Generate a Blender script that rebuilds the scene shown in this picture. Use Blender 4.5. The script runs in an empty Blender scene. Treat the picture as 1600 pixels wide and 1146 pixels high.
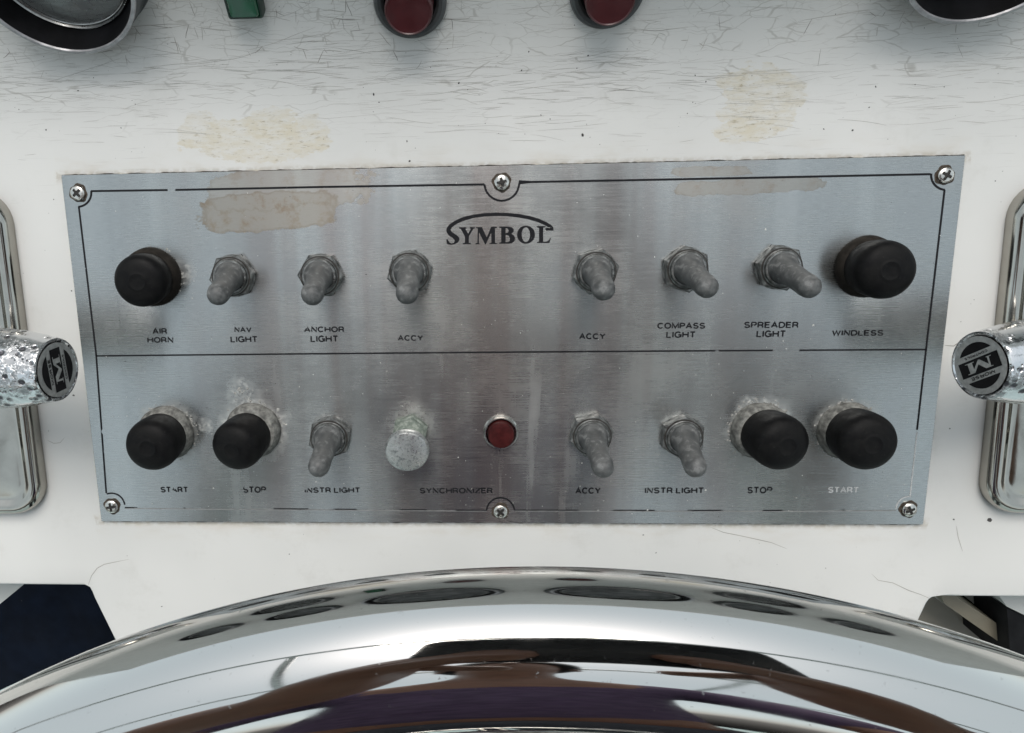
import bpy, bmesh, math, random
from mathutils import Vector, Matrix, noise
random.seed(7)
rnd = random.random
scene = bpy.context.scene

# ------------------------------------------------------------------ frame of the dash
# u = along the dash, v = up the sloping panel, w = out of the panel towards the helmsman (metres)
SLOPE = math.radians(44)
ca, sa = math.cos(SLOPE), math.sin(SLOPE)
M = Matrix(((1, 0, 0, 0), (0, ca, -sa, 0), (0, sa, ca, 0), (0, 0, 0, 1)))

# camera solved from the panel's outline and screws (photo pixels, 1600 wide)
FOC, CX, CY = 1180.6, 680.6, 559.3
RC = Matrix(((0.99842109, -0.01859724, -0.05300450),
             (-0.00781566, -0.98041830, 0.19677113),
             (-0.05562598, -0.19604618, -0.97901565)))      # rows: right, down, forward in u, v, w
CAM = Vector((-0.00802764, 0.05559751, 0.28584514))

cam_d = bpy.data.cameras.new('camera')
cam = bpy.data.objects.new('camera', cam_d)
scene.collection.objects.link(cam)
cam_d.sensor_width = 36.0
cam_d.lens = FOC / 1600 * 36
cam_d.shift_x = (800 - CX) / 1600
cam_d.shift_y = -(573 - CY) / 1600
cam_d.clip_start = 0.005
cam_d.clip_end = 500
_l = Matrix.Identity(4)
for i in range(3):
    _l[i][0] = RC[0][i]; _l[i][1] = -RC[1][i]; _l[i][2] = -RC[2][i]; _l[i][3] = CAM[i]
cam.matrix_world = M @ _l
scene.camera = cam

# ------------------------------------------------------------------ light
SUN_EL, SUN_AZ = math.radians(89), math.radians(180)
world = bpy.data.worlds.new('World'); scene.world = world
world.use_nodes = True
wn = world.node_tree
sky = wn.nodes.new('ShaderNodeTexSky'); sky.sky_type = 'NISHITA'
sky.sun_disc = False; sky.sun_elevation = SUN_EL; sky.sun_rotation = SUN_AZ
sky.dust_density = 2.5; sky.air_density = 1.0
hs = wn.nodes.new('ShaderNodeHueSaturation'); hs.inputs['Saturation'].default_value = 0.37; hs.inputs['Hue'].default_value = 0.455
bg = wn.nodes['Background']; bg.inputs['Strength'].default_value = 0.15
wn.links.new(sky.outputs[0], hs.inputs['Color']); wn.links.new(hs.outputs[0], bg.inputs['Color'])

sun_d = bpy.data.lights.new('sun', 'SUN'); sun_d.energy = 1.3; sun_d.angle = math.radians(34)
sun_d.color = (1.0, 0.96, 0.9)
sun = bpy.data.objects.new('sun', sun_d); scene.collection.objects.link(sun)
sdir = Vector((math.sin(SUN_AZ) * math.cos(SUN_EL), math.cos(SUN_AZ) * math.cos(SUN_EL), math.sin(SUN_EL)))
sun.rotation_euler = sdir.to_track_quat('Z', 'Y').to_euler()
sun.location = (0, 0, 3)

vs = scene.view_settings
vs.view_transform = 'Standard'; vs.look = 'None'; vs.exposure = 0.58; vs.gamma = 1.0
vs.use_curve_mapping = False
cy = scene.cycles
cy.max_bounces = 6; cy.diffuse_bounces = 2; cy.glossy_bounces = 4; cy.transmission_bounces = 4; cy.transparent_max_bounces = 6
cy.caustics_reflective = False; cy.caustics_refractive = False

# ------------------------------------------------------------------ geometry helpers
def ray(px, py):
    c = Vector(((px - CX) / FOC, (py - CY) / FOC, 1.0))
    return Vector([sum(RC[k][i] * c[k] for k in range(3)) for i in range(3)])

def P(px, py, w=0.0):
    d = ray(px, py)
    return CAM + d * ((w - CAM.z) / d.z)

# profile of the dash: flat, then a concave sweep up into the steeper riser
V1, BR, BA, RISE = 0.086, 0.070, math.radians(46), 0.20
S_B = V1 + BR * BA
S_TOP = S_B + RISE
def prof(s):
    """s -> (v, w, angle of the surface)"""
    if s <= V1: return s, 0.0, 0.0
    if s <= S_B:
        a = (s - V1) / BR
        return V1 + BR * math.sin(a), BR * (1 - math.cos(a)), a
    d = s - S_B
    return (V1 + BR * math.sin(BA) + d * math.cos(BA), BR * (1 - math.cos(BA)) + d * math.sin(BA), BA)
def surf(u, s, h=0.0):
    v, w, a = prof(s)
    return Vector((u, v - h * math.sin(a), w + h * math.cos(a)))
def hit(px, py):
    """pixel -> (u, s) on the dash surface"""
    d = ray(px, py)
    best = None
    lo = -0.4
    f = lambda s: (lambda v, w: (v - CAM.y) * d.z - (w - CAM.z) * d.y)(*prof(s)[:2])
    n = 600; prev = f(lo); ps = lo
    for i in range(1, n + 1):
        s = lo + (S_TOP - lo) * i / n
        c = f(s)
        if prev * c <= 0:
            a, b = ps, s
            for _ in range(40):
                m = (a + b) / 2
                if f(a) * f(m) <= 0: b = m
                else: a = m
            s = (a + b) / 2
            v, w, _a = prof(s)
            t = (w - CAM.z) / d.z
            return CAM.x + d.x * t, s
        prev, ps = c, s
    raise ValueError((px, py))
def frame(u, s):
    """4x4 of a spot on the dash: x along u, y up the slope, z out of it (uvw)"""
    p = surf(u, s); a = prof(s)[2]
    return Matrix.Translation(p) @ Matrix.Rotation(a, 4, 'X')

COL = scene.collection
def mesh(name, verts, faces, smooth=35):
    me = bpy.data.meshes.new(name)
    me.from_pydata([tuple(v) for v in verts], [], faces)
    me.validate(); 
    bm = bmesh.new(); bm.from_mesh(me)
    bmesh.ops.remove_doubles(bm, verts=bm.verts, dist=1e-7)
    bmesh.ops.recalc_face_normals(bm, faces=bm.faces)
    bm.to_mesh(me); bm.free()
    if smooth:
        me.polygons.foreach_set('use_smooth', [True] * len(me.polygons))
        me.set_sharp_from_angle(angle=math.radians(smooth))
    me.update()
    return me
def obj(name, me, mat, parent=None, mw=None):
    o = bpy.data.objects.new(name, me); COL.objects.link(o)
    if mat is not None:
        me.materials.clear(); me.materials.append(mat)
    if parent: o.parent = parent
    if mw is not None:
        if parent: o.matrix_local = mw
        else: o.matrix_world = mw
    return o
def part(name, vf, mat, parent, mw=None, smooth=35):
    return obj(name, mesh(name, vf[0], vf[1], smooth), mat, parent, mw)
def tag(o, label, cat, group=None):
    o['label'] = label; o['category'] = cat
    if group: o['group'] = group
    return o
def thing(name, label, cat, mw, group=None):
    o = bpy.data.objects.new(name, None); COL.objects.link(o)
    o.empty_display_size = 0.01
    o.matrix_world = mw
    return tag(o, label, cat, group)

def lathe(prof_, n=48, wob=None):
    V, F = [], []; rings = []
    for r, z in prof_:
        if r < 1e-6:
            rings.append([len(V)]); V.append((0, 0, z))
        else:
            idx = []
            for k in range(n):
                a = 2 * math.pi * k / n
                rr = r * (1 + (wob(a, z) if wob else 0))
                idx.append(len(V)); V.append((rr * math.cos(a), rr * math.sin(a), z))
            rings.append(idx)
    for A, B in zip(rings, rings[1:]):
        if len(A) == 1 and len(B) == 1: continue
        for k in range(n):
            k2 = (k + 1) % n
            if len(A) == 1: F.append((A[0], B[k], B[k2]))
            elif len(B) == 1: F.append((A[k], A[k2], B[0]))
            else: F.append((A[k], A[k2], B[k2], B[k]))
    return V, F
def join(*vfs):
    V, F = [], []
    for v, f in vfs:
        o = len(V); V += list(v); F += [tuple(i + o for i in q) for q in f]
    return V, F
def xf(vf, mt):
    return [mt @ Vector(v) for v in vf[0]], vf[1]
def prism(poly, z0, z1, ch=0.0):
    """polygon to a slab; ch = chamfer of the top edge"""
    n = len(poly)
    cx = sum(p[0] for p in poly) / n; cy = sum(p[1] for p in poly) / n
    V = [(p[0], p[1], z0) for p in poly]
    V += [(p[0], p[1], z1 - ch) for p in poly]
    F = [tuple(range(n - 1, -1, -1))]
    F += [(i, (i + 1) % n, n + (i + 1) % n, n + i) for i in range(n)]
    if ch > 0:
        for p in poly:
            dx, dy = p[0] - cx, p[1] - cy; L = math.hypot(dx, dy)
            V.append((p[0] - dx / L * ch, p[1] - dy / L * ch, z1))
        F += [(n + i, n + (i + 1) % n, 2 * n + (i + 1) % n, 2 * n + i) for i in range(n)]
        F.append(tuple(range(2 * n, 3 * n)))
    else:
        F.append(tuple(range(n, 2 * n)))
    return V, F
def box(x0, x1, y0, y1, z0, z1):
    return prism([(x0, y0), (x1, y0), (x1, y1), (x0, y1)], z0, z1)
def tube(pts, rad, n=16, caps=True):
    """round bar through points; rad a number or a list"""
    pts = [Vector(p) for p in pts]
    if not isinstance(rad, (list, tuple)): rad = [rad] * len(pts)
    V, F = [], []
    nrm = None
    for i, p in enumerate(pts):
        t = (pts[min(i + 1, len(pts) - 1)] - pts[max(i - 1, 0)]).normalized()
        if nrm is None:
            nrm = t.orthogonal().normalized()
        else:
            nrm = (nrm - t * nrm.dot(t)).normalized()
        b = t.cross(nrm)
        for k in range(n):
            a = 2 * math.pi * k / n
            V.append(p + (nrm * math.cos(a) + b * math.sin(a)) * rad[i])
    for i in range(len(pts) - 1):
        for k in range(n):
            k2 = (k + 1) % n
            F.append((i * n + k, i * n + k2, (i + 1) * n + k2, (i + 1) * n + k))
    if caps:
        F.append(tuple(range(n - 1, -1, -1))); F.append(tuple(range((len(pts) - 1) * n, len(pts) * n)))
    return V, F
def ribbon(pts, wd, z, taper=False):
    """flat strip along 2-D points, width wd, at height z"""
    V, F = [], []; n = len(pts)
    for i, p in enumerate(pts):
        a = Vector(pts[max(i - 1, 0)]); b = Vector(pts[min(i + 1, n - 1)])
        t = (b - a); t = t.normalized() if t.length > 0 else Vector((1, 0))
        nn = Vector((-t.y, t.x)); k = 1.0
        # mitre
        if 0 < i < n - 1:
            t1 = (Vector(p) - a).normalized()
            c = max(0.5, abs(t.dot(t1))); k = 1 / c
        wv = wd[i] if isinstance(wd, (list, tuple)) else wd
        if taper: wv *= math.sin(math.pi * (i + 0.35) / (n - 0.3)) ** 0.5
        q = Vector(p)
        V.append((*(q + nn * wv / 2 * k), z)); V.append((*(q - nn * wv / 2 * k), z))
    F = [(2 * i, 2 * i + 1, 2 * i + 3, 2 * i + 2) for i in range(n - 1)]
    return V, F
def rrect(w, h, r, seg=8, cx=0, cy=0):
    out = []
    for qx, qy, a0 in ((1, 1, 0), (-1, 1, 90), (-1, -1, 180), (1, -1, 270)):
        for k in range(seg + 1):
            a = math.radians(a0 + 90 * k / seg)
            out.append((cx + qx * (w / 2 - r) + r * math.cos(a), cy + qy * (h / 2 - r) + r * math.sin(a)))
    return out
def loft(loops):
    """closed loops with equal counts -> skin, last loop capped"""
    n = len(loops[0]); V, F = [], []
    for L in loops: V += L
    for j in range(len(loops) - 1):
        for i in range(n):
            i2 = (i + 1) % n
            F.append((j * n + i, j * n + i2, (j + 1) * n + i2, (j + 1) * n + i))
    F.append(tuple((len(loops) - 1) * n + i for i in range(n)))
    return V, F
def setuv(me, fn):
    uv = me.uv_layers.new(name='UVMap')
    for lp in me.loops:
        uv.data[lp.index].uv = fn(me.vertices[lp.vertex_index].co)

# ------------------------------------------------------------------ material helpers
class NT:
    def __init__(self, name):
        self.m = bpy.data.materials.new(name); self.m.use_nodes = True
        self.t = self.m.node_tree; self.b = self.t.nodes['Principled BSDF']
    def n(self, typ, **kw):
        x = self.t.nodes.new(typ)
        for k, v in kw.items(): setattr(x, k, v)
        return x
    def lk(self, a, b): self.t.links.new(a, b)
    def put(self, sock, val):
        if hasattr(val, 'is_output') or isinstance(val, bpy.types.NodeSocket): self.lk(val, sock)
        else: sock.default_value = val
    def math(self, op, a, b=0.0, c=None, clamp=False):
        x = self.n('ShaderNodeMath', operation=op); x.use_clamp = clamp
        self.put(x.inputs[0], a); self.put(x.inputs[1], b)
        if c is not None: self.put(x.inputs[2], c)
        return x.outputs[0]
    def uv(self): 
        return self.n('ShaderNodeUVMap', uv_map='UVMap').outputs[0]
    def obj(self): return self.n('ShaderNodeTexCoord').outputs['Object']
    def map(self, vec, scale=(1, 1, 1), loc=(0, 0, 0)):
        x = self.n('ShaderNodeMapping'); self.lk(vec, x.inputs['Vector'])
        x.inputs['Scale'].default_value = scale; x.inputs['Location'].default_value = loc
        return x.outputs[0]
    def noise(self, vec, scale, detail=3, rough=0.55, dist=0.0):
        x = self.n('ShaderNodeTexNoise'); self.lk(vec, x.inputs['Vector'])
        x.inputs['Scale'].default_value = scale; x.inputs['Detail'].default_value = detail
        x.inputs['Roughness'].default_value = rough; x.inputs['Distortion'].default_value = dist
        return x.outputs[0]
    def ramp(self, v, a, b, lo=0.0, hi=1.0, smooth=True):
        x = self.n('ShaderNodeMapRange', interpolation_type='SMOOTHSTEP' if smooth else 'LINEAR')
        self.put(x.inputs['Value'], v)
        x.inputs['From Min'].default_value = a; x.inputs['From Max'].default_value = b
        x.inputs['To Min'].default_value = lo; x.inputs['To Max'].default_value = hi
        return x.outputs['Result']
    def mix(self, f, a, b):
        x = self.n('ShaderNodeMix', data_type='RGBA')
        self.put(x.inputs['Factor'], f)
        self.put(x.inputs[6], a if not isinstance(a, tuple) else (*a, 1)); self.put(x.inputs[7], b if not isinstance(b, tuple) else (*b, 1))
        return x.outputs[2]
    def xyz(self, vec):
        x = self.n('ShaderNodeSeparateXYZ'); self.lk(vec, x.inputs[0]); return x.outputs
    def blob(self, uv, c, r, nz, amt, soft):
        """irregular patch round c (uv metres): 1 inside, 0 outside"""
        s = self.n('ShaderNodeVectorMath', operation='SUBTRACT'); self.lk(uv, s.inputs[0]); s.inputs[1].default_value = (c[0], c[1], 0)
        d = self.n('ShaderNodeVectorMath', operation='DIVIDE'); self.lk(s.outputs[0], d.inputs[0]); d.inputs[1].default_value = (r[0], r[1], 1)
        l = self.n('ShaderNodeVectorMath', operation='LENGTH'); self.lk(d.outputs[0], l.inputs[0])
        e = self.math('MULTIPLY_ADD', self.math('SUBTRACT', nz, 0.5), amt, l.outputs['Value'])
        return self.ramp(e, 1.0, 1.0 - soft)
    def bump(self, h, strength=0.2, dist=0.001, normal=None):
        x = self.n('ShaderNodeBump'); self.lk(h, x.inputs['Height'])
        x.inputs['Strength'].default_value = strength; x.inputs['Distance'].default_value = dist
        if normal is not None: self.lk(normal, x.inputs['Normal'])
        return x.outputs[0]
    def set(self, **kw):
        names = dict(base='Base Color', rough='Roughness', metal='Metallic', normal='Normal', coat='Coat Weight', coatr='Coat Roughness',
                     aniso='Anisotropic', anrot='Anisotropic Rotation', tangent='Tangent', spec='Specular IOR Level', alpha='Alpha', trans='Transmission Weight', ior='IOR')
        for k, v in kw.items():
            if isinstance(v, tuple) and len(v) == 3: v = (*v, 1)
            self.put(self.b.inputs[names[k]], v)
        return self.m

def plain(name, base, rough=0.5, metal=0.0, var=0.12, scale=300, rv=0.1, bump=0.0, bscale=900, **kw):
    t = NT(name); o = t.obj()
    nz = t.noise(o, scale, 4)
    c = t.mix(t.ramp(nz, 0.3, 0.7), tuple(x * (1 - var) for x in base), tuple(min(1, x * (1 + var)) for x in base))
    r = t.ramp(t.noise(o, scale * 0.6, 3), 0.3, 0.7, max(0.01, rough - rv), rough + rv)
    a = dict(base=c, rough=r, metal=metal)
    if bump: a['normal'] = t.bump(t.noise(o, bscale, 3), bump, 0.0003)
    a.update(kw)
    return t.set(**a)

# ------------------------------------------------------------------ materials
PW = 0.0016                                   # top face of the switch panel
PANEL_PX = [(95, 274), (1509, 243), (1443, 820), (158, 815)]
PQ = [P(x, y, PW) for x, y in PANEL_PX]        # tl tr br bl

def mat_dash():
    t = NT('white_gelcoat'); uv = t.uv(); X = t.xyz(uv)
    u, s = X[0], X[1]
    big = t.noise(uv, 9, 3); fine = t.noise(uv, 420, 4)
    base = t.mix(t.ramp(big, 0.3, 0.7), (0.61, 0.61, 0.585), (0.68, 0.677, 0.65))
    # fine horizontal crazing between the panel and the riser
    hz = t.noise(t.map(uv, (55, 1500, 1)), 1.0, 4, 0.6)
    hz2 = t.noise(t.map(uv, (25, 600, 1), (3, 7, 0)), 1.0, 3, 0.6)
    line = t.math('MAXIMUM', t.ramp(hz, 0.60, 0.68), t.ramp(hz2, 0.64, 0.70))
    zone = t.math('MULTIPLY', t.ramp(s, 0.050, 0.080), t.ramp(s, 0.17, 0.12))
    patchy = t.ramp(t.noise(uv, 30, 3), 0.35, 0.6)
    lf = t.math('MULTIPLY', t.math('MULTIPLY', line, zone), t.math('MULTIPLY', patchy, 0.42))
    base = t.mix(lf, base, (0.42, 0.41, 0.38))
    wig = t.n('ShaderNodeTexNoise'); t.lk(uv, wig.inputs['Vector']); wig.inputs['Scale'].default_value = 180; wig.inputs['Detail'].default_value = 2
    wv = t.n('ShaderNodeVectorMath', operation='MULTIPLY_ADD'); t.lk(wig.outputs['Color'], wv.inputs[0]); wv.inputs[1].default_value = (.0042, .0030, 0); t.lk(uv, wv.inputs[2])
    net = None
    for sc_, loc_, th_, zlo, zhi, nsc in (((95, 210, 1), (0, 0, 0), .030, .100, .120, 70), ((200, 330, 1), (5, 3, 0), .040, .112, .130, 110), ((45, 330, 1), (9, 2, 0), .028, .078, .100, 60)):
        vo = t.n('ShaderNodeTexVoronoi', feature='DISTANCE_TO_EDGE'); t.lk(t.map(wv.outputs[0], sc_, loc_), vo.inputs['Vector']); vo.inputs['Scale'].default_value = 1.0
        k_ = t.math('MULTIPLY', t.ramp(vo.outputs['Distance'], th_, th_ * .25), t.math('MULTIPLY', t.ramp(s, zlo, zhi), t.ramp(t.noise(t.map(uv, (1, 1, 1), loc_), nsc, 3, .6), .44, .56)))
        net = k_ if net is None else t.math('MAXIMUM', net, k_)
    base = t.mix(t.math('MULTIPLY', net, 0.44), base, (0.30, 0.285, 0.25))
    # old glue patches above the panel
    nzs = t.math('ADD', t.math('MULTIPLY', t.noise(uv, 60, 3, 0.6), 0.6), t.math('MULTIPLY', t.noise(t.map(uv, (260, 520, 1)), 1.0, 4, 0.7), 0.4)); nzf = t.noise(t.map(uv, (230, 1000, 1)), 1.0, 4, 0.8); nzf2 = t.noise(t.map(uv, (150, 420, 1), (4, 1, 0)), 1.0, 5, 0.7)
    for (px, py, rx, ry, st) in ((400, 222, 0.0275, 0.0080, 1.0), (425, 192, 0.010, 0.006, 0.9), (310, 208, 0.008, 0.007, 0.7), (480, 212, 0.0095, 0.007, 0.7),
                                 (1188, 158, 0.0145, 0.0125, 1.0), (1168, 204, 0.011, 0.0045, 1.0), (1142, 126, 0.007, 0.003, 1.0)):
        c = hit(px, py)
        mk = t.blob(uv, c, (rx, ry), nzs, 2.0, 0.08)
        film = t.math('MULTIPLY', mk, t.ramp(nzf2, .35, .65, 0.14 * st, .68 * st))
        base = t.mix(film, base, (0.60, 0.55, 0.43))
        fl = t.math('MULTIPLY', mk, t.math('MULTIPLY', t.ramp(nzf, 0.54, 0.66), 0.60 * st))
        base = t.mix(fl, base, (0.33, 0.28, 0.19))
    # grime creeping out from under the panel's edge
    du = t.math('SUBTRACT', t.math('ABSOLUTE', u), 0.1665); dv = t.math('SUBTRACT', t.math('ABSOLUTE', s), 0.0700)
    sd = t.math('ADD', dv, t.math('MULTIPLY', t.math('MAXIMUM', du, 0.0), 6.0))
    gm = t.math('MULTIPLY', t.math('MULTIPLY', t.ramp(dv, -0.004, -0.001), t.ramp(sd, 0.010, -0.001)), t.ramp(t.noise(t.map(uv, (60, 160, 1)), 1.0, 5), 0.42, 0.72))
    base = t.mix(t.math('MULTIPLY', gm, 0.26), base, (0.42, 0.33, 0.20))
    edge = t.math('MULTIPLY', t.ramp(dv, -0.004, -0.001), t.ramp(sd, 0.0022, 0.0))
    base = t.mix(t.math('MULTIPLY', edge, t.ramp(fine, 0.35, 0.6, 0.0, 0.35)), base, (0.30, 0.24, 0.15))
    # scuffs and grey handling dirt
    sc = t.math('MULTIPLY', t.ramp(t.noise(uv, 34, 6, 0.75), 0.53, 0.72), 0.22)
    base = t.mix(sc, base, (0.45, 0.44, 0.40))
    h = t.math('ADD', t.math('MULTIPLY', line, t.math('MULTIPLY', zone, -1.0)), t.math('MULTIPLY', fine, 0.35))
    h2 = t.math('MULTIPLY', t.noise(uv, 60, 3), 1.0)
    nrm = t.bump(h, 0.12, 0.0002, t.bump(h2, 0.15, 0.0006))
    return t.set(base=base, rough=t.ramp(t.noise(uv, 70, 4), 0.3, 0.7, 0.34, 0.55), normal=nrm, spec=0.4)

def mat_panel():
    t = NT('brushed_stainless'); uv = t.uv()
    br = t.noise(t.map(uv, (260, 6500, 1)), 1.0, 3, 0.65)
    br2 = t.noise(t.map(uv, (60, 3000, 1), (2, 5, 0)), 1.0, 3, 0.6)
    grain = t.noise(uv, 2600, 2, 0.6)
    blot = t.noise(uv, 26, 5, 0.65)
    streak = t.noise(t.map(uv, (110, 9, 1)), 1.0, 4, 0.6)
    base = t.mix(t.ramp(br, 0.3, 0.7), (0.33, 0.347, 0.345), (0.43, 0.447, 0.443))
    base = t.mix(t.math('MULTIPLY', t.ramp(grain, 0.48, 0.72), 0.35), base, (0.55, 0.55, 0.53))
    base = t.mix(t.math('MULTIPLY', t.ramp(blot, 0.45, 0.75), 0.30), base, (0.40, 0.40, 0.38))
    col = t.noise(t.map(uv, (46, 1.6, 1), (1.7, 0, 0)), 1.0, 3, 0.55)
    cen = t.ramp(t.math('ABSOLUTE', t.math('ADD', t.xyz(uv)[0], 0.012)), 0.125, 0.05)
    base = t.mix(t.math('MULTIPLY', t.ramp(col, 0.42, 0.62), t.math('MULTIPLY_ADD', cen, 0.42, 0.08)), base, (0.26, 0.215, 0.205))  # brown columns, strongest mid-plate: mirrored streaks painted into the steel's colour
    base = t.mix(t.math('MULTIPLY', t.ramp(col, 0.50, 0.34), 0.30), base, (0.52, 0.53, 0.52))  # paler columns between them, painted reflections too
    rough = t.math('ADD', t.ramp(br2, 0.3, 0.7, 0.215, 0.26), t.ramp(blot, 0.3, 0.8, 0.0, 0.07))
    metal = 1.0
    dull = None
    nz = t.noise(uv, 130, 5, 0.7); nzb = t.noise(uv, 60, 4, 0.6)
    def q(px, py): 
        p = P(px, py, PW); return (p.x, p.y)
    # tape residue: film with a clear edge
    def boxblob(c, r, amt, soft):
        s_ = t.n('ShaderNodeVectorMath', operation='SUBTRACT'); t.lk(uv, s_.inputs[0]); s_.inputs[1].default_value = (c[0], c[1], 0)
        x = t.xyz(s_.outputs[0])
        d = t.math('MAXIMUM', t.math('DIVIDE', t.math('ABSOLUTE', x[0]), r[0]), t.math('DIVIDE', t.math('ABSOLUTE', x[1]), r[1]))
        return t.ramp(t.math('MULTIPLY_ADD', t.math('SUBTRACT', nzb, 0.5), amt, d), 1.0, 1.0 - soft)
    nzr = t.math('ADD', t.math('MULTIPLY', nzb, 0.7), t.math('MULTIPLY', t.noise(uv, 240, 4, 0.7), 0.3))
    def smear(c, r, tilt, amt):
        s_ = t.n('ShaderNodeVectorMath', operation='SUBTRACT'); t.lk(uv, s_.inputs[0]); s_.inputs[1].default_value = (c[0], c[1], 0)
        x = t.xyz(s_.outputs[0])
        yy = t.math('MULTIPLY_ADD', x[0], -tilt, x[1])
        d = t.math('POWER', t.math('ADD', t.math('POWER', t.math('DIVIDE', t.math('ABSOLUTE', x[0]), r[0]), 4.0), t.math('POWER', t.math('DIVIDE', t.math('ABSOLUTE', yy), r[1]), 4.0)), 0.25)
        return t.math('MULTIPLY_ADD', t.math('SUBTRACT', nzr, 0.5), amt, d)
    fm, fo = None, None
    for (px, py, rx, ry, tl, am, st) in ((418, 331, 0.0265, 0.0072, 0.05, 0.9, 0.8), (445, 294, 0.031, 0.0075, 0.02, 1.6, 0.5), (1168, 291, 0.026, 0.0026, 0.03, 1.8, 0.55), (1105, 268, 0.014, 0.0018, 0.0, 1.8, 0.5)):
        d = smear(q(px, py), (rx, ry), tl, am)
        m_ = t.math('MULTIPLY', t.ramp(d, 1.0, 0.96), st)
        o_ = t.math('MULTIPLY', t.math('MULTIPLY', t.ramp(d, 1.02, 0.98), t.ramp(d, 0.86, 0.96)), st * .4)
        fm = m_ if fm is None else t.math('MAXIMUM', fm, m_); fo = o_ if fo is None else t.math('MAXIMUM', fo, o_)
    fcol = t.mix(t.ramp(t.noise(uv, 150, 5, 0.7), 0.48, 0.68), (0.255, 0.243, 0.215), (0.20, 0.15, 0.098))
    base = t.mix(fm, base, fcol)
    base = t.mix(fo, base, (0.17, 0.135, 0.095))
    rough = t.math('ADD', rough, t.math('MULTIPLY', fm, 0.22))
    # salt round the switch bases
    salt = None
    for (px, py, r, st) in ((262, 674, 0.0150, 0.9), (397, 668, 0.0160, 1.0), (375, 612, 0.0070, 0.45), (1187, 670, 0.0150, 1.0), (1325, 668, 0.0145, 0.75),
                            (640, 664, 0.0110, 0.28), (515, 676, 0.0100, 0.4), (1062, 676, 0.0100, 0.45), (922, 674, 0.0095, 0.3), (285, 425, 0.006, 0.6), (320, 665, 0.004, 0.8)):
        mk = t.math('MULTIPLY', t.blob(uv, q(px, py), (r, r), nz, 1.0, 0.42), st)
        salt = mk if salt is None else t.math('MAXIMUM', salt, mk)
    sf = t.math('MULTIPLY', salt, t.ramp(t.noise(uv, 520, 5, 0.75), 0.44, 0.66, 0.12, 0.9))
    # light spatter low on the plate
    y = t.xyz(uv)[1]
    spat = t.math('MULTIPLY', t.ramp(t.noise(uv, 700, 3, 0.7), 0.70, 0.76), t.ramp(y, 0.01, -0.03))
    sf = t.math('MAXIMUM', sf, t.math('MULTIPLY', spat, 0.5))
    base = t.mix(sf, base, (0.50, 0.51, 0.48))
    rough = t.math('ADD', rough, t.math('MULTIPLY', sf, 0.4))
    metal = t.math('SUBTRACT', 1.0, t.math('ADD', t.math('MULTIPLY', sf, 0.8), t.math('MULTIPLY', fm, 0.35)), clamp=True)
    # dull dried runs
    run = t.math('MULTIPLY', t.ramp(streak, 0.58, 0.70), t.ramp(y, 0.04, -0.02, 0.1, 1.0))
    rough = t.math('ADD', rough, t.math('MULTIPLY', run, 0.045))
    tn = t.n('ShaderNodeTangent', direction_type='UV_MAP', uv_map='UVMap')
    nrm = t.bump(br, 0.03, 0.00005, t.bump(t.noise(t.map(uv, (42, 2.5, 1)), 1.0, 2), 0.06, 0.0012))
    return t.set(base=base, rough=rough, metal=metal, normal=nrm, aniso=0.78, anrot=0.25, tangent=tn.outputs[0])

def mat_print(name, col, spots, amount=1.0):
    """screen print, flaked away to the bare plate near the given spots"""
    t = NT(name); tc = t.n('ShaderNodeNewGeometry').outputs['Position']
    m = plain_off = None
    nz = t.noise(tc, 900, 4, 0.7)
    wear = t.ramp(nz, 0.66, 0.69, 0.0, 0.9)
    for (px, py, rx, st) in spots:
        c = M @ P(px, py, PW)
        s_ = t.n('ShaderNodeVectorMath', operation='DISTANCE'); t.lk(tc, s_.inputs[0]); s_.inputs[1].default_value = c
        d = t.math('MULTIPLY_ADD', t.math('SUBTRACT', nz, 0.5), st, t.math('DIVIDE', s_.outputs['Value'], rx))
        wear = t.math('MAXIMUM', wear, t.ramp(d, 1.0, 0.9))
    return t.set(base=col, rough=0.6, spec=0.12, alpha=t.math('SUBTRACT', 1.0, t.math('MULTIPLY', wear, amount)))

def mat_pitted():
    t = NT('pitted_chrome'); o = t.obj()
    big = t.noise(o, 75, 5, 0.6); sm = t.noise(o, 420, 4, 0.7)
    vor = t.n('ShaderNodeTexVoronoi'); t.lk(o, vor.inputs['Vector']); vor.inputs['Scale'].default_value = 330
    v2 = t.n('ShaderNodeTexVoronoi'); t.lk(o, v2.inputs['Vector']); v2.inputs['Scale'].default_value = 700
    pit = t.math('MULTIPLY', t.ramp(vor.outputs['Distance'], 0.42, 0.22), t.ramp(big, 0.40, 0.52))
    pit = t.math('MAXIMUM', pit, t.math('MULTIPLY', t.ramp(v2.outputs['Distance'], 0.32, 0.18), t.math('MULTIPLY', t.ramp(big, 0.46, 0.58), t.ramp(sm, 0.50, 0.62))))
    cor = t.math('MULTIPLY', t.ramp(big, 0.42, 0.56), t.ramp(sm, 0.40, 0.58))
    base = t.mix(cor, (0.66, 0.665, 0.67), (0.30, 0.31, 0.32))
    base = t.mix(pit, base, (0.09, 0.09, 0.10))
    rough = t.math('ADD', t.ramp(sm, 0.3, 0.7, 0.06, 0.14), t.math('MULTIPLY', t.math('MAXIMUM', cor, pit), 0.34))
    h = t.math('SUBTRACT', t.math('MULTIPLY', big, 0.8), t.math('ADD', pit, t.math('MULTIPLY', cor, 0.3)))
    return t.set(base=base, rough=rough, metal=1.0, normal=t.bump(h, 0.55, 0.0009))

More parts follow.
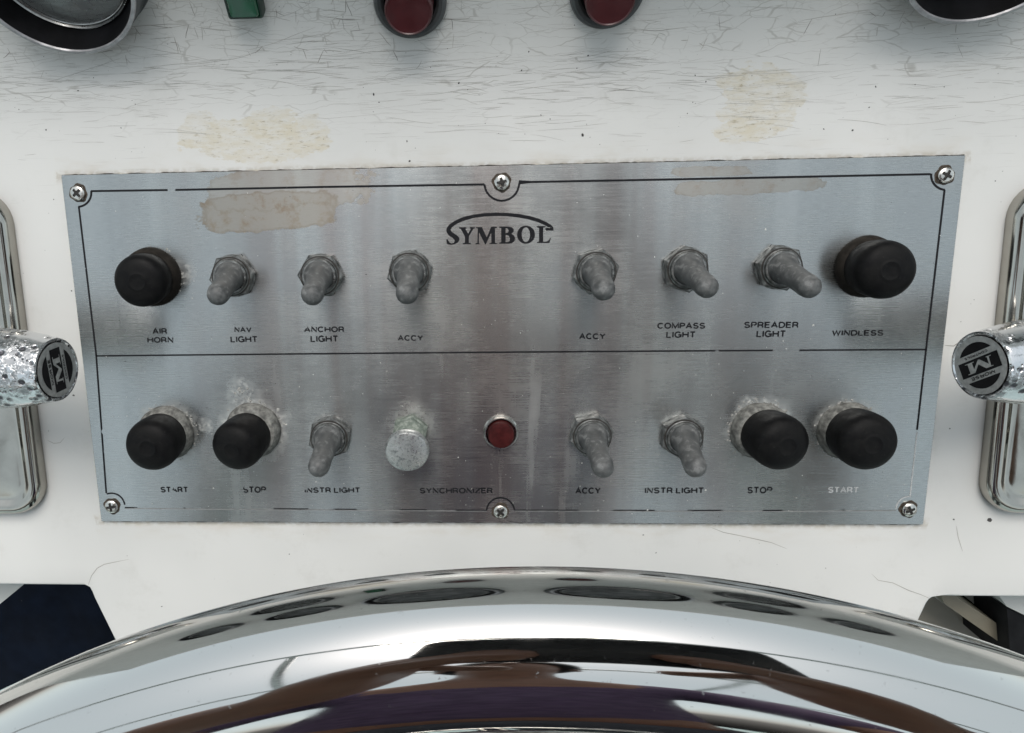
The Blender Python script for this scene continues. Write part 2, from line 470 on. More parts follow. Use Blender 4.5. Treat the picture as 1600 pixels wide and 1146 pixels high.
def mat_rubber_grey():
    t = NT('weathered_grey_rubber'); o = t.obj()
    nz = t.noise(o, 420, 4, 0.65); n2 = t.noise(o, 130, 4, 0.6)
    base = t.mix(t.ramp(n2, 0.35, 0.65), (0.066, 0.070, 0.070), (0.118, 0.122, 0.121))
    base = t.mix(t.math('MULTIPLY', t.ramp(nz, 0.49, 0.60), 0.6), base, (0.036, 0.038, 0.039))
    base = t.mix(t.math('MULTIPLY', t.ramp(nz, 0.46, 0.38), 0.65), base, (0.205, 0.21, 0.208))
    return t.set(base=base, rough=t.ramp(nz, .35, .65, .75, .45), normal=t.bump(nz, 0.3, 0.0005))

def mat_corroded():
    t = NT('green_corroded_brass'); o = t.obj()
    nz = t.noise(o, 480, 5, 0.7)
    base = t.mix(t.ramp(nz, 0.38, 0.62), (0.13, 0.16, 0.135), (0.30, 0.33, 0.29))
    return t.set(base=base, rough=0.75, metal=0.25, normal=t.bump(nz, 0.6, 0.0006))

def mat_worn_nickel():
    t = NT('worn_nickel'); o = t.obj()
    nz = t.noise(o, 520, 5, 0.75); n2 = t.noise(o, 140, 4)
    spot = t.ramp(nz, 0.50, 0.64)
    base = t.mix(spot, (0.58, 0.59, 0.58), (0.24, 0.255, 0.255))
    return t.set(base=base, rough=t.ramp(nz, 0.35, 0.65, 0.22, 0.55), metal=0.9, normal=t.bump(nz, 0.3, 0.0004))

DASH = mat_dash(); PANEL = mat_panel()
INK = mat_print('black_print', (0.012, 0.012, 0.014), [
    (268, 297, 0.0016, 0.5), (270, 769, 0.0009, .8), (274, 762, 0.0008, .8), (411, 768, 0.0007, .8), (384, 762, 0.0007, .8), (477, 762, 0.0012, .8), (1201, 771, 0.0013, .6), 
    (1228, 549, 0.0052, 0.2), (1120, 551, 0.0009, 1.0), (163, 675, 0.0013, .5), (168, 706, 0.0016, 0.6), (1432, 690, 0.004, 0.4), (347, 533, 0.0006, .8), (534, 762, 0.0006, .8), (478, 511, .0006, .8)])
INKBAR = mat_print('black_print_worn', (0.012, 0.012, 0.014), [(250, 795, 0.0110, 0.8), (330, 795, 0.0120, 0.8), (400, 796, 0.008, 1.0), (500, 796, 0.006, 1.6), (590, 797, 0.009, 0.6), (690, 797, 0.0060, 0.7),
    (930, 797, 0.0070, 1.0), (1050, 797, 0.0070, 0.9), (1160, 797, 0.008, 0.8), (1270, 797, 0.012, 0.4), (1370, 797, 0.013, 0.3)])
GHOSTL = plain('worn_line', (0.30, 0.30, 0.295), 0.5, 0.4)
GHOST = plain('faded_print', (0.50, 0.505, 0.50), 0.6, 0.1)
def mat_rubber():
    t = NT('black_rubber'); o = t.obj()
    n1 = t.noise(o, 240, 5, .7); n2 = t.noise(o, 900, 4, .7)
    base = t.mix(t.ramp(n1, .35, .65), (.004, .004, .0045), (.008, .008, .008))
    base = t.mix(t.math('MULTIPLY', t.ramp(n2, .60, .72), .3), base, (.05, .047, .043))
    return t.set(base=base, rough=t.ramp(n1, .3, .7, .42, .62), spec=.11, normal=t.bump(n2, .25, .0003))
RUBBER = mat_rubber()
RUBBER_D = plain('dusty_black_rubber', (0.022, 0.019, 0.016), 0.7, 0, 0.35, 260, 0.1, 0.2, 1200, spec=0.12)
COLLAR = plain('salt_crusted_collar', (0.20, 0.20, 0.185), 0.7, 0.25, 0.5, 420, 0.12, 0.7, 900)
NUT = plain('dull_switch_nut', (0.20, 0.205, 0.20), 0.38, 0.75, 0.5, 420, 0.14, 0.5, 1000)
GREY = mat_rubber_grey(); CORR = mat_corroded(); NICKEL = mat_worn_nickel()
STEEL = plain('screw_steel', (0.62, 0.60, 0.56), 0.22, 1.0, 0.2, 500, 0.08)
SOCKET = plain('dark_recess', (0.03, 0.027, 0.024), 0.6, 0.3, 0.3, 500)
RUSTRING = plain('rusty_grime', (0.06, 0.045, 0.032), 0.8, 0, 0.5, 700)
SEAL = plain('dirty_sealant', (0.030, 0.024, 0.018), 0.8, 0, 0.5, 400)
LIP = plain('pale_sealant', (0.62, 0.58, 0.48), 0.6, 0, 0.2, 300)
CRACK = plain('craze_dirt', (0.27, 0.25, 0.22), 0.8, 0, 0.35, 90)
SPECK = plain('dark_speck', (0.05, 0.047, 0.045), 0.8, 0, 0.5, 300)
SALT = plain('salt_speck', (0.62, 0.62, 0.58), 0.8, 0, 0.15, 300)
def mat_chrome():
    t = NT('polished_stainless'); o = t.obj()
    sm = t.noise(o, 45, 5, .65); fine = t.noise(o, 1500, 2, .6); wave = t.noise(o, 26, 2, .5)
    spots = t.ramp(t.noise(o, 750, 3, .6), .66, .72)
    r = t.math('ADD', t.ramp(sm, .45, .72, .045, .13), t.math('MULTIPLY', spots, .16))
    base = t.mix(t.math('MULTIPLY', spots, .45), (0.64, 0.628, 0.60), (0.52, 0.51, 0.49))
    return t.set(base=base, rough=r, metal=1.0, normal=t.bump(wave, .10, .0012))
CHROME = mat_chrome()
PLATE = plain('polished_control_plate', (0.40, 0.385, 0.35), 0.12, 1.0, 0.08, 90, 0.05, 0.05, 200)
PITTED = mat_pitted()
BLACK = plain('satin_black', (0.008, 0.008, 0.009), 0.55, 0, 0.3, 200, spec=0.12)
FACE = plain('emblem_silver', (0.50, 0.50, 0.49), 0.4, 0.9, 0.15, 600)
GAUGE_OUT = plain('grey_black_housing', (0.055, 0.06, 0.062), 0.45, 0, 0.25, 150)
GAUGE_IN = plain('matt_black_hood', (0.006, 0.006, 0.007), 0.6, 0, 0.5, 120, spec=0.15)
BEZEL = plain('dull_bezel_metal', (0.30, 0.30, 0.29), 0.3, 1.0, 0.2, 300)
RIM = plain('bare_grey_rim', (0.36, 0.36, 0.37), 0.4, 0.5, 0.15, 500)
DIAL = plain('gauge_dial', (0.11, 0.112, 0.112), 0.5, 0, 0.55, 90)
INKW = plain('dial_marking', (0.55, 0.55, 0.53), 0.6)
REDB = plain('dark_red_button', (0.055, 0.009, 0.011), 0.38, 0, 0.15, 200)
REDL = plain('red_lamp_lens', (0.048, 0.009, 0.009), 0.5, 0, 0.3, 400, spec=0.12)
LAMPRING = plain('pale_lamp_ring', (0.62, 0.61, 0.57), 0.28, 1.0, 0.12, 400)
GREEN = plain('green_lamp_lens', (0.004, 0.075, 0.034), 0.18, 0, 0.2, 150, coat=0.4)
GREEND = plain('green_lamp_frame', (0.003, 0.02, 0.012), 0.3, 0, 0.2, 150)
NAVY = plain('navy_dark_lining', (0.0035, 0.006, 0.012), 0.9, 0, 0.3, 40, spec=0.1)
BEIGE = plain('beige_locker_panel', (0.27, 0.245, 0.20), 0.6, 0, 0.1, 40)
BEIGE2 = plain('olive_beige_trim', (0.19, 0.17, 0.125), 0.55, 0, 0.1, 60)
PALE = plain('pale_locker_lid', (0.52, 0.53, 0.51), 0.5, 0, 0.08, 40)
TEAK = plain('grey_teal_deck', (0.34, 0.42, 0.415), 0.55, 0, 0.12, 6)
def mat_glass():
    t = NT('gauge_glass')
    nz = t.noise(t.obj(), 60, 4)
    return t.set(base=(0.95, 0.97, 0.96), rough=t.ramp(nz, 0.35, 0.7, 0.05, 0.35), trans=0.9, ior=1.45)
GLASS = mat_glass()

# ------------------------------------------------------------------ dashboard (the surface everything is fixed to)
def build_dash():
    UE = 0.44
    # cut-outs either side of the centre pedestal
    left_b = [P(133, 915), P(139, 918), P(143, 925), P(147, 935), P(180, 1002)]
    right_b = [P(1466, 932), P(1459, 933), P(1453, 937), P(1448, 944), P(1433, 976)]
    def extend(b):
        d = (b[-1] - b[-2]); b.append(b[-1] + d * ((-0.34 - b[-1].y) / d.y)); return b
    left_b = extend(left_b); right_b = extend(right_b)
    vL, vR, uL, uR = left_b[0].y, right_b[0].y, left_b[0].x, right_b[0].x
    cols = [-UE + (uL + UE) * i / 30 for i in range(30)] + [uL + (uR - uL) * i / 60 for i in range(61)] + [uR + (UE - uR) * (i + 1) / 30 for i in range(30)]
    nc = len(cols)
    def vcut(u):
        if u <= uL: return vL
        if u >= uR: return vR
        return vL + (vR - vL) * (u - uL) / (uR - uL)
    V, F, UVs = [], [], []
    rows = [None] + [-0.09 + (V1 + 0.09) * i / 14 for i in range(15)] + [V1 + (S_B - V1) * (i + 1) / 18 for i in range(18)] + [S_B + RISE * (i + 1) / 10 for i in range(10)]
    for r in rows:
        for u in cols:
            s = vcut(u) if r is None else r
            V.append(surf(u, s)); UVs.append((u, s))
    for j in range(len(rows) - 1):
        for i in range(nc - 1):
            F.append((j * nc + i, j * nc + i + 1, (j + 1) * nc + i + 1, (j + 1) * nc + i))
    prev = list(range(30, 91))
    def at(b, k, f):
        return b[k].lerp(b[k + 1], f)
    steps = []
    for k in range(len(left_b) - 1):
        n = 12 if k == len(left_b) - 2 else 1
        for i in range(n): steps.append((at(left_b, k, (i + 1) / n), at(right_b, k, (i + 1) / n)))
    for a, b in steps:
        cur = []
        for i in range(61):
            p = a.lerp(b, i / 60); cur.append(len(V)); V.append(p); UVs.append((p.x, p.y))
        for i in range(60): F.append((cur[i], cur[i + 1], prev[i + 1], prev[i]))
        prev = cur
    # cap of the brow, running back
    top = [(len(rows) - 1) * nc + i for i in range(nc)]
    v0, w0, a0 = prof(S_TOP)
    for k, (dv, dw) in enumerate(((0.006, -0.002), (0.009, -0.008), (0.010, -0.15))):
        cur = []
        for i, u in enumerate(cols):
            cur.append(len(V)); V.append(Vector((u, v0 + dv, w0 + dw))); UVs.append((u, S_TOP + 0.01 * (k + 1)))
        for i in range(nc - 1): F.append((top[i], top[i + 1], cur[i + 1], cur[i]))
        top = cur
    me = bpy.data.meshes.new('dashboard'); me.from_pydata([tuple(v) for v in V], [], F); me.update()
    uvl = me.uv_layers.new(name='UVMap')
    for lp in me.loops: uvl.data[lp.index].uv = UVs[lp.vertex_index]
    me.polygons.foreach_set('use_smooth', [True] * len(me.polygons))
    o = obj('dashboard', me, DASH, None, M)
    sm = o.modifiers.new('thickness', 'SOLIDIFY'); sm.thickness = 0.009; sm.offset = -1
    bv = o.modifiers.new('eased_edges', 'BEVEL'); bv.width = 0.0016; bv.segments = 3; bv.limit_method = 'ANGLE'; bv.angle_limit = math.radians(60)
    o['kind'] = 'structure'
    return o
dash = build_dash()

# ---- crazing of the old gelcoat: ribbons lying on the surface
def on_surface(pts, wd, h, V, F, taper=True):
    vf = ribbon(pts, wd, 0, taper)
    o = len(V)
    for x, y, z in vf[0]: V.append(surf(x, y, h))
    F += [tuple(i + o for i in q) for q in vf[1]]
def crazing():
    V, F = [], []; R = random.Random(3)
    seeds = []
    def crack(u, s, ang, L, wd, wob):
        pts = [(u, s)]; n = max(3, int(L / 0.0022)); a = ang; kink = R.uniform(-1, 1) * wob * .25
        for i in range(n):
            a += R.uniform(-wob, wob) + kink
            u += math.cos(a) * L / n; s += math.sin(a) * L / n
            if s > 0.19 or s < 0.0745: break
            pts.append((u, s))
        if len(pts) > 2:
            on_surface(pts, wd, 0.00005, V, F); seeds.append((pts, ang))
    umin, umax = -0.25, 0.27
    # network up near the bend
    for k in range(420):
        u = R.uniform(umin, umax); s = R.triangular(0.100, 0.150, 0.128)
        if noise.noise((u * 22, s * 30, 3.3)) < -0.22: continue
        q = R.random()
        if q < .72: ang = R.choice((0, math.pi)) + R.gauss(0, .10); L = 0.004 + R.expovariate(1 / 0.008); wob = .10
        elif q < .86: ang = R.choice((1, -1)) * math.pi / 2 + R.gauss(0, .35); L = R.uniform(.002, .007); wob = .22
        else: ang = R.uniform(0, 2 * math.pi); L = R.uniform(.003, .009); wob = .25
        crack(u, s, ang, min(L, 0.034), R.choice((.00006, .00009, .00012, .00017)), wob)
    for pts, a in list(seeds):
        if R.random() < .8:
            p = R.choice(pts); crack(p[0], p[1], a + R.choice((1, -1)) * (math.pi / 2 + R.gauss(0, .3)), R.uniform(.0015, .0055), R.choice((.00008, .00013, .0002)), .15)
    # hair-fine level lines lower down
    for k in range(1300):
        u = R.uniform(umin, umax); s = R.triangular(0.0755, 0.125, 0.105)
        if noise.noise((u * 15, s * 60, 9.1)) < -0.15: continue
        crack(u, s, R.gauss(0, .05), .003 + R.expovariate(1 / .007), R.choice((.00004, .00006, .00009)), .06)
    me = mesh('crazing', V, F, 0)
    o = obj('crazing', me, CRACK, dash); o['kind'] = 'stuff'
crazing()

def speck_mesh(spots, hfun):
    V, F = [], []; R = random.Random(11)
    for u, s, r in spots:
        n = 6; o = len(V); st = R.uniform(.5, 1.0); th = R.uniform(0, 3.14)
        for k in range(n):
            a = 2 * math.pi * k / n; rr = r * R.uniform(.6, 1.2)
            x, y = rr * math.cos(a), rr * math.sin(a) * st
            V.append(hfun(u + x * math.cos(th) - y * math.sin(th), s + x * math.sin(th) + y * math.cos(th)))
        F.append(tuple(range(o, o + n)))
    return V, F
def dash_specks():
    R = random.Random(5); sp = []
    for px, py, r in ((584, 148, 2.2), (592, 160, 1.4), (717, 130, 1.8), (815, 110, 1.7), (910, 211, 2.6), (919, 87, 1.7), (826, 81, 1.3), (1368, 24 + 112, 1.8), (1358, 168, 1.8), (1287, 202, 1.8),
                      (1332, 204, 1.6), (1475, 136, 1.4), (1086, 118, 1.5), (845, 180, 1.2), (72, 203, 1.5), (122, 142, 1.8), (189, 200, 1.4), (84, 312, 1.3), (31, 757, 1.4), (253, 948, 1.8), (1490, 812, 1.8), (1546, 813, 4.0),
                      (1484, 670, 1.5), (1525, 620, 1.6), (115, 618, 2.6), (112, 455, 1.6), (127, 476, 1.6), (1103, 128, 1.4), (636, 221, 1.6), (640, 252, 2.2), (1555, 283, 1.2), (1290, 888, 1.4), (1005, 836, 1.6), (452, 866, 1.4), (1025, 864, 1.4)):
        u, s = hit(px, py); sp.append((u, s, r * 0.00024))
    for k in range(330):
        sp.append((R.uniform(-.23, .25), R.choice((R.uniform(-.11, .16), R.uniform(.075, .14))), R.uniform(.00008, .00022)))
    o = part('dirt_specks', speck_mesh(sp, lambda u, s: surf(u, s, .00007)), SPECK, dash, None, 0); o['kind'] = 'stuff'
dash_specks()

# hairline cracks running from the corners of the openings, and other stray marks
def hairline(px, wd):
    V, F = [], []
    pts = [hit(*p) for p in px]
    fine = []
    for a, b in zip(pts, pts[1:]):
        for k in range(5): fine.append((a[0] + (b[0] - a[0]) * k / 5, a[1] + (b[1] - a[1]) * k / 5))
    fine.append(pts[-1])
    on_surface(fine, wd, .00006, V, F)
    part('hairline_crack', (V, F), CRACK, dash, None, 0)
hairline([(138, 914), (143, 900), (152, 888), (163, 882), (182, 878), (202, 874)], .00022)
hairline([(1456, 937), (1438, 929), (1420, 923), (1395, 911), (1372, 907), (1362, 897)], .00022)
hairline([(1476, 540), (1490, 541), (1500, 534)], .0003)
hairline([(74, 688), (84, 693), (94, 692), (101, 684)], .00018)
hairline([(1110, 824), (1130, 832), (1160, 838), (1205, 848), (1230, 858)], .00022)
hairline([(1494, 822), (1497, 840), (1504, 862)], .00015)

# ---- what shows through the openings beside the pedestal
def slab_px(name, px, w0, w1, mat, label=None, cat=None):
    a = [P(x, y, w0) for x, y in px]
    V = [Vector((p.x, p.y, w0)) for p in a] + [Vector((p.x, p.y, w1)) for p in a]
    n = len(a)
    F = [tuple(range(n)), tuple(range(2 * n - 1, n - 1, -1))] + [(i, n + i, n + (i + 1) % n, (i + 1) % n) for i in range(n)]
    o = obj(name, mesh(name, V, F, 30), mat, None, M)
    if cat: tag(o, label, cat)
    else: o['kind'] = 'structure'
    return o
def cavity():
    # dark lined locker space behind the dash
    V, F = box(-0.44, 0.44, -0.40, -0.02, -0.30, -0.29)
    o = obj('helm_cavity', mesh('helm_cavity', V, F, 30), NAVY, None, M); o['kind'] = 'structure'
cavity()
slab_px('beige_panel', [(1400, 905), (1452, 928), (1600, 1030), (1640, 1120), (1380, 1120)], -0.055, -0.085, BEIGE, 'flat beige panel behind the opening under the dash, beside the wheel', 'locker panel')
slab_px('locker_ledge', [(1470, 930), (1492, 932), (1574, 985), (1580, 1016), (1546, 993), (1476, 944)], -0.030, -0.05, BEIGE2, 'olive beige ledge with a raised strip, seen through the opening under the dash', 'ledge')
slab_px('pale_lid', [(1500, 925), (1556, 925), (1573, 945), (1574, 975), (1540, 960)], -0.045, -0.05, PALE, 'small pale grey lid beyond the olive ledge under the dash', 'lid')  # a pale storage lid, cut as a flat slab
slab_px('pale_panel', [(1553, 920), (1640, 925), (1640, 965), (1602, 962), (1573, 948)], -0.020, -0.03, PALE, 'cream panel above the black box beneath the dash', 'canvas')  # a plain pale panel, cut as a flat slab
slab_px('black_box', [(1573, 950), (1606, 966), (1640, 970), (1640, 1080), (1580, 1040)], -0.022, -0.06, BLACK, 'black box standing under the dash behind the wheel rim', 'box')
slab_px('canvas_edge', [(-30, 905), (33, 917), (0, 944), (-30, 960)], -0.03, -0.035, PALE, 'light grey canvas edge across the dark opening under the dash', 'canvas')

# ------------------------------------------------------------------ switch panel
def eval_mesh(o):
    dg = bpy.context.evaluated_depsgraph_get(); dg.update()
    me = bpy.data.meshes.new_from_object(o.evaluated_get(dg)); return me
def fill2d(polys):
    """closed 2-D outlines (holes included) -> (verts, faces)"""
    cu = bpy.data.curves.new('outline', 'CURVE'); cu.dimensions = '2D'; cu.fill_mode = 'BOTH'
    K = 1000.0
    for pl in polys:
        sp = cu.splines.new('POLY'); sp.points.add(len(pl) - 1)
        for p, q in zip(sp.points, pl): p.co = (q[0] * K, q[1] * K, 0, 1)
        sp.use_cyclic_u = True
    o = bpy.data.objects.new('outline', cu); COL.objects.link(o)
    me = eval_mesh(o)
    V = [Vector((v.co.x / K, v.co.y / K, 0)) for v in me.vertices]; F = [tuple(p.vertices) for p in me.polygons]
    bpy.data.objects.remove(o); bpy.data.curves.remove(cu); bpy.data.meshes.remove(me)
    return V, F
def earc(cx, cy, rx, ry, a0, a1, n=14):
    return [(cx + rx * math.cos(math.radians(a0 + (a1 - a0) * k / n)), cy + ry * math.sin(math.radians(a0 + (a1 - a0) * k / n))) for k in range(n + 1)]
_bowl = [(0, 1), (.34, 1)] + earc(.34, .735, .26, .265, 90, -90)[1:] + [(0, .47)]
GLYPH = {
    'A': (.74, [[(0, 0), (.37, 1), (.74, 0)], [(.13, .33), (.61, .33)]]),
    'C': (.72, [earc(.38, .5, .38, .5, 42, 318, 22)]),
    'D': (.68, [[(0, 0), (0, 1)], [(0, 1), (.30, 1)] + earc(.30, .5, .38, .5, 90, -90, 18)[1:] + [(0, 0)]]),
    'E': (.56, [[(.56, 1), (0, 1), (0, 0), (.56, 0)], [(0, .52), (.52, .52)]]),
    'G': (.76, [earc(.38, .5, .38, .5, 42, 340, 24), [(.42, .47), (.75, .47), (.75, 0)]]),
    'H': (.68, [[(0, 0), (0, 1)], [(.68, 0), (.68, 1)], [(0, .52), (.68, .52)]]),
    'I': (.02, [[(.01, 0), (.01, 1)]]),
    'L': (.52, [[(0, 1), (0, 0), (.52, 0)]]),
    'M': (.84, [[(0, 0), (0, 1), (.42, .08), (.84, 1), (.84, 0)]]),
    'N': (.68, [[(0, 0), (0, 1), (.68, 0), (.68, 1)]]),
    'O': (.78, [earc(.39, .5, .39, .5, 0, 360, 28)]),
    'P': (.60, [[(0, 0), (0, 1)], _bowl]),
    'R': (.66, [[(0, 0), (0, 1)], _bowl, [(.34, .47), (.56, .34), (.60, .12), (.66, 0)]]),
    'S': (.64, [earc(.32, .745, .28, .255, 20, 250, 14) + earc(.33, .25, .30, .25, 80, -165, 16)]),
    'T': (.64, [[(0, 1), (.64, 1)], [(.32, 1), (.32, 0)]]),
    'V': (.70, [[(0, 1), (.35, 0), (.70, 1)]]),
    'W': (1.0, [[(0, 1), (.25, 0), (.5, .95), (.75, 0), (1.0, 1)]]),
    'Y': (.70, [[(0, 1), (.35, .46), (.70, 1)], [(.35, .46), (.35, 0)]]),
    'Z': (.64, [[(0, 1), (.64, 1), (0, 0), (.64, 0)]]),
}
def text2d(txt, bold=0.0, aspect=None):
    """plain gothic capitals drawn as even strokes, scaled to a unit box"""
    th = .265 + bold; x = 0; V, F = [], []; k = 0
    tot = sum(.34 if c == ' ' else GLYPH[c][0] + .27 for c in txt) - .27
    kx = 1.0 if aspect is None else (aspect * (1 + th) - th) / tot
    for ch in txt:
        if ch == ' ': x += .34; continue
        w, strokes = GLYPH[ch]
        for st in strokes:
            vf = ribbon([((x + p[0]) * kx, p[1]) for p in st], th, 0); o = len(V); k += 1
            V += [Vector((v[0], v[1], k * 2e-7)) for v in vf[0]]; F += [tuple(i + o for i in q) for q in vf[1]]
        x += w + .27
    x0 = min(v.x for v in V); x1 = max(v.x for v in V); y0 = min(v.y for v in V); y1 = max(v.y for v in V)
    return [((v.x - x0) / (x1 - x0), (v.y - y0) / (y1 - y0), v.z) for v in V], F

panel = thing('switch_panel', 'brushed steel switch panel with black border lines, screwed to the white dash', 'switch panel', M)
me = mesh('face_plate', *prism([(p.x, p.y) for p in (PQ[3], PQ[2], PQ[1], PQ[0])], 0.0001, PW, 0.00025), 25)
setuv(me, lambda co: (co.x, co.y))
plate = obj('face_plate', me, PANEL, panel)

# uneven bead of dirty sealant round the plate
def bead(mat, name, lo, hi, h, seed, keep):
    R = random.Random(seed); V, F = [], []
    cor = [PQ[0], PQ[1], PQ[2], PQ[3]]
    c = sum(cor, Vector()) / 4
    for a, b, nv, side in ((0, 1, 260, 0), (1, 2, 110, 1), (2, 3, 260, 2), (3, 0, 110, 3)):
        A, B = cor[a], cor[b]; t = (B - A).normalized(); n = Vector((t.y, -t.x, 0)) 
        if n.dot(A.lerp(B, .5) - c) < 0: n = -n
        row = []
        for k in range(nv + 1):
            p = A.lerp(B, k / nv)
            q = noise.noise((p.x * 160 + seed, p.y * 160, side)) * .5 + noise.noise((p.x * 700, p.y * 700, seed)) * .35 + .45
            e = lo + (hi - lo) * max(0, q) * keep[side]
            i = len(V)
            V += [Vector((p.x, p.y, h)) - n * .0006, Vector((p.x, p.y, h)) + n * e, Vector((p.x, p.y, 0.00003)) + n * (e + .00005)]
            row.append(i)
        for i, j in zip(row, row[1:]):
            F += [(i, j, j + 1, i + 1), (i + 1, j + 1, j + 2, i + 2)]
    part(name, (V, F), mat, panel, None, 60)
bead(SEAL, 'sealant_bead', -.00005, .00055, .0009, 4, (1.0, .18, 1.1, .12))
bead(LIP, 'sealant_lip', .0000, .00050, .0006, 9, (.45, .9, .5, 1.3))

INKZ = PW + .00006
def q2(px, py): 
    p = P(px, py, INKZ); return (p.x, p.y)
def ink_line(px, wd, mat=INK, name='border_line', closed=False):
    pts = [q2(*p) for p in px]; fine = []
    for a, b in zip(pts, pts[1:]):
        n = max(1, int(math.hypot(b[0] - a[0], b[1] - a[1]) / .004))
        for k in range(n): fine.append((a[0] + (b[0] - a[0]) * k / n, a[1] + (b[1] - a[1]) * k / n))
    fine.append(pts[-1])
    part(name, ribbon(fine, wd, INKZ), mat, panel, None, 0)
def arc(cx, cy, r, a0, a1, n=12):
    return [(cx + r * math.cos(math.radians(a0 + (a1 - a0) * k / n)), cy + r * math.sin(math.radians(a0 + (a1 - a0) * k / n))) for k in range(n + 1)]
ink_line([(757, 288.5)] + [(757, 289)] + arc(784, 287, 27, 176, 8)[1:] + [(812, 285), (1060, 280.5), (1454, 272.5)], .00075)
ink_line([(757, 288.5), (500, 292.5), (282, 297), (142, 299)], .00075)
ink_line(arc(121, 302, 21.5, -8, 86), .00075)
ink_line([(123, 323), (150, 553), (160, 690), (166, 771)], .00070)
ink_line(arc(174, 792, 21, -110, -8), .00065)
ink_line([(195, 793.5), (300, 794.5), (500, 796), (760, 798)], .00055, INKBAR)
ink_line([(195, 794.6), (300, 795.6), (500, 797.1), (760, 799)], .0004, GHOSTL)
ink_line([(760, 798)] + arc(782, 800, 22, 186, 352) + [(805, 797.5)], .00065)
ink_line([(805, 797.5), (1000, 798), (1250, 798), (1400, 797)], .00055, INKBAR)
ink_line([(805, 798.8), (1000, 799.2), (1250, 799.2), (1400, 798)], .0004, GHOSTL)
ink_line(arc(1421, 797, 21, 185, 275), .0005, GHOST)
ink_line([(1422, 776), (1433, 675)], .0005, GHOST)
ink_line([(1433, 672), (1447, 547), (1476, 297)], .00070)
ink_line(arc(1478, 274, 23, 186, 94), .00075)
ink_line([(150, 556.5), (450, 553.5), (800, 550.5), (1100, 548.5), (1447, 546.5)], .00062, INK, 'dividing_line')

def lettering(lines, mat=INK, bold=0.0):
    vfs = []
    for txt, x0, x1, y0, y1 in lines:
        V, F = text2d(txt, bold, (x1 - x0) / (y1 - y0))
        a = Vector((*q2(x0, (y0 + y1) / 2), 0)); b = Vector((*q2(x1, (y0 + y1) / 2), 0))
        tp = Vector((*q2((x0 + x1) / 2, y0), 0)); bt = Vector((*q2((x0 + x1) / 2, y1), 0)); h = (tp - bt).length
        t = (b - a); n = Vector((-t.y, t.x, 0)).normalized()
        vfs.append(([a + t * x + n * h * (y - .5) + Vector((0, 0, INKZ + z)) for x, y, z in V], F))
    return part('printed_lettering', join(*vfs), mat, panel, None, 0)
lettering([('AIR', 238, 261, 512, 522), ('HORN', 230, 271, 526, 536.5)])
lettering([('NAV', 366, 393, 510.5, 520.5), ('LIGHT', 360, 401.5, 525.5, 535.5)])
lettering([('ANCHOR', 475, 538, 509.5, 520), ('LIGHT', 485, 527.5, 524.5, 535)])
lettering([('ACCY', 621.5, 661, 523, 533)])
lettering([('ACCY', 905, 946, 520, 530.5)])
lettering([('COMPASS', 1027, 1102, 503.5, 514.5), ('LIGHT', 1041, 1086, 518, 528.5)])
lettering([('SPREADER', 1163, 1248, 502, 513), ('LIGHT', 1182, 1227, 516.5, 527.5)])
lettering([('WINDLESS', 1300, 1380.5, 515, 526)])
lettering([('START', 251, 293, 760, 770)])
lettering([('STOP', 380, 416, 760.5, 770.5)])
lettering([('INSTR LIGHT', 476, 562, 761, 771)])
lettering([('SYNCHRONIZER', 656, 770, 761.5, 772)])
lettering([('ACCY', 899, 938.5, 761, 772)])
lettering([('INSTR LIGHT', 1007.5, 1099, 761, 772)])
lettering([('STOP', 1168, 1207, 761, 771.5)])
lettering([('START', 1294, 1341, 760, 770.5)], GHOST)

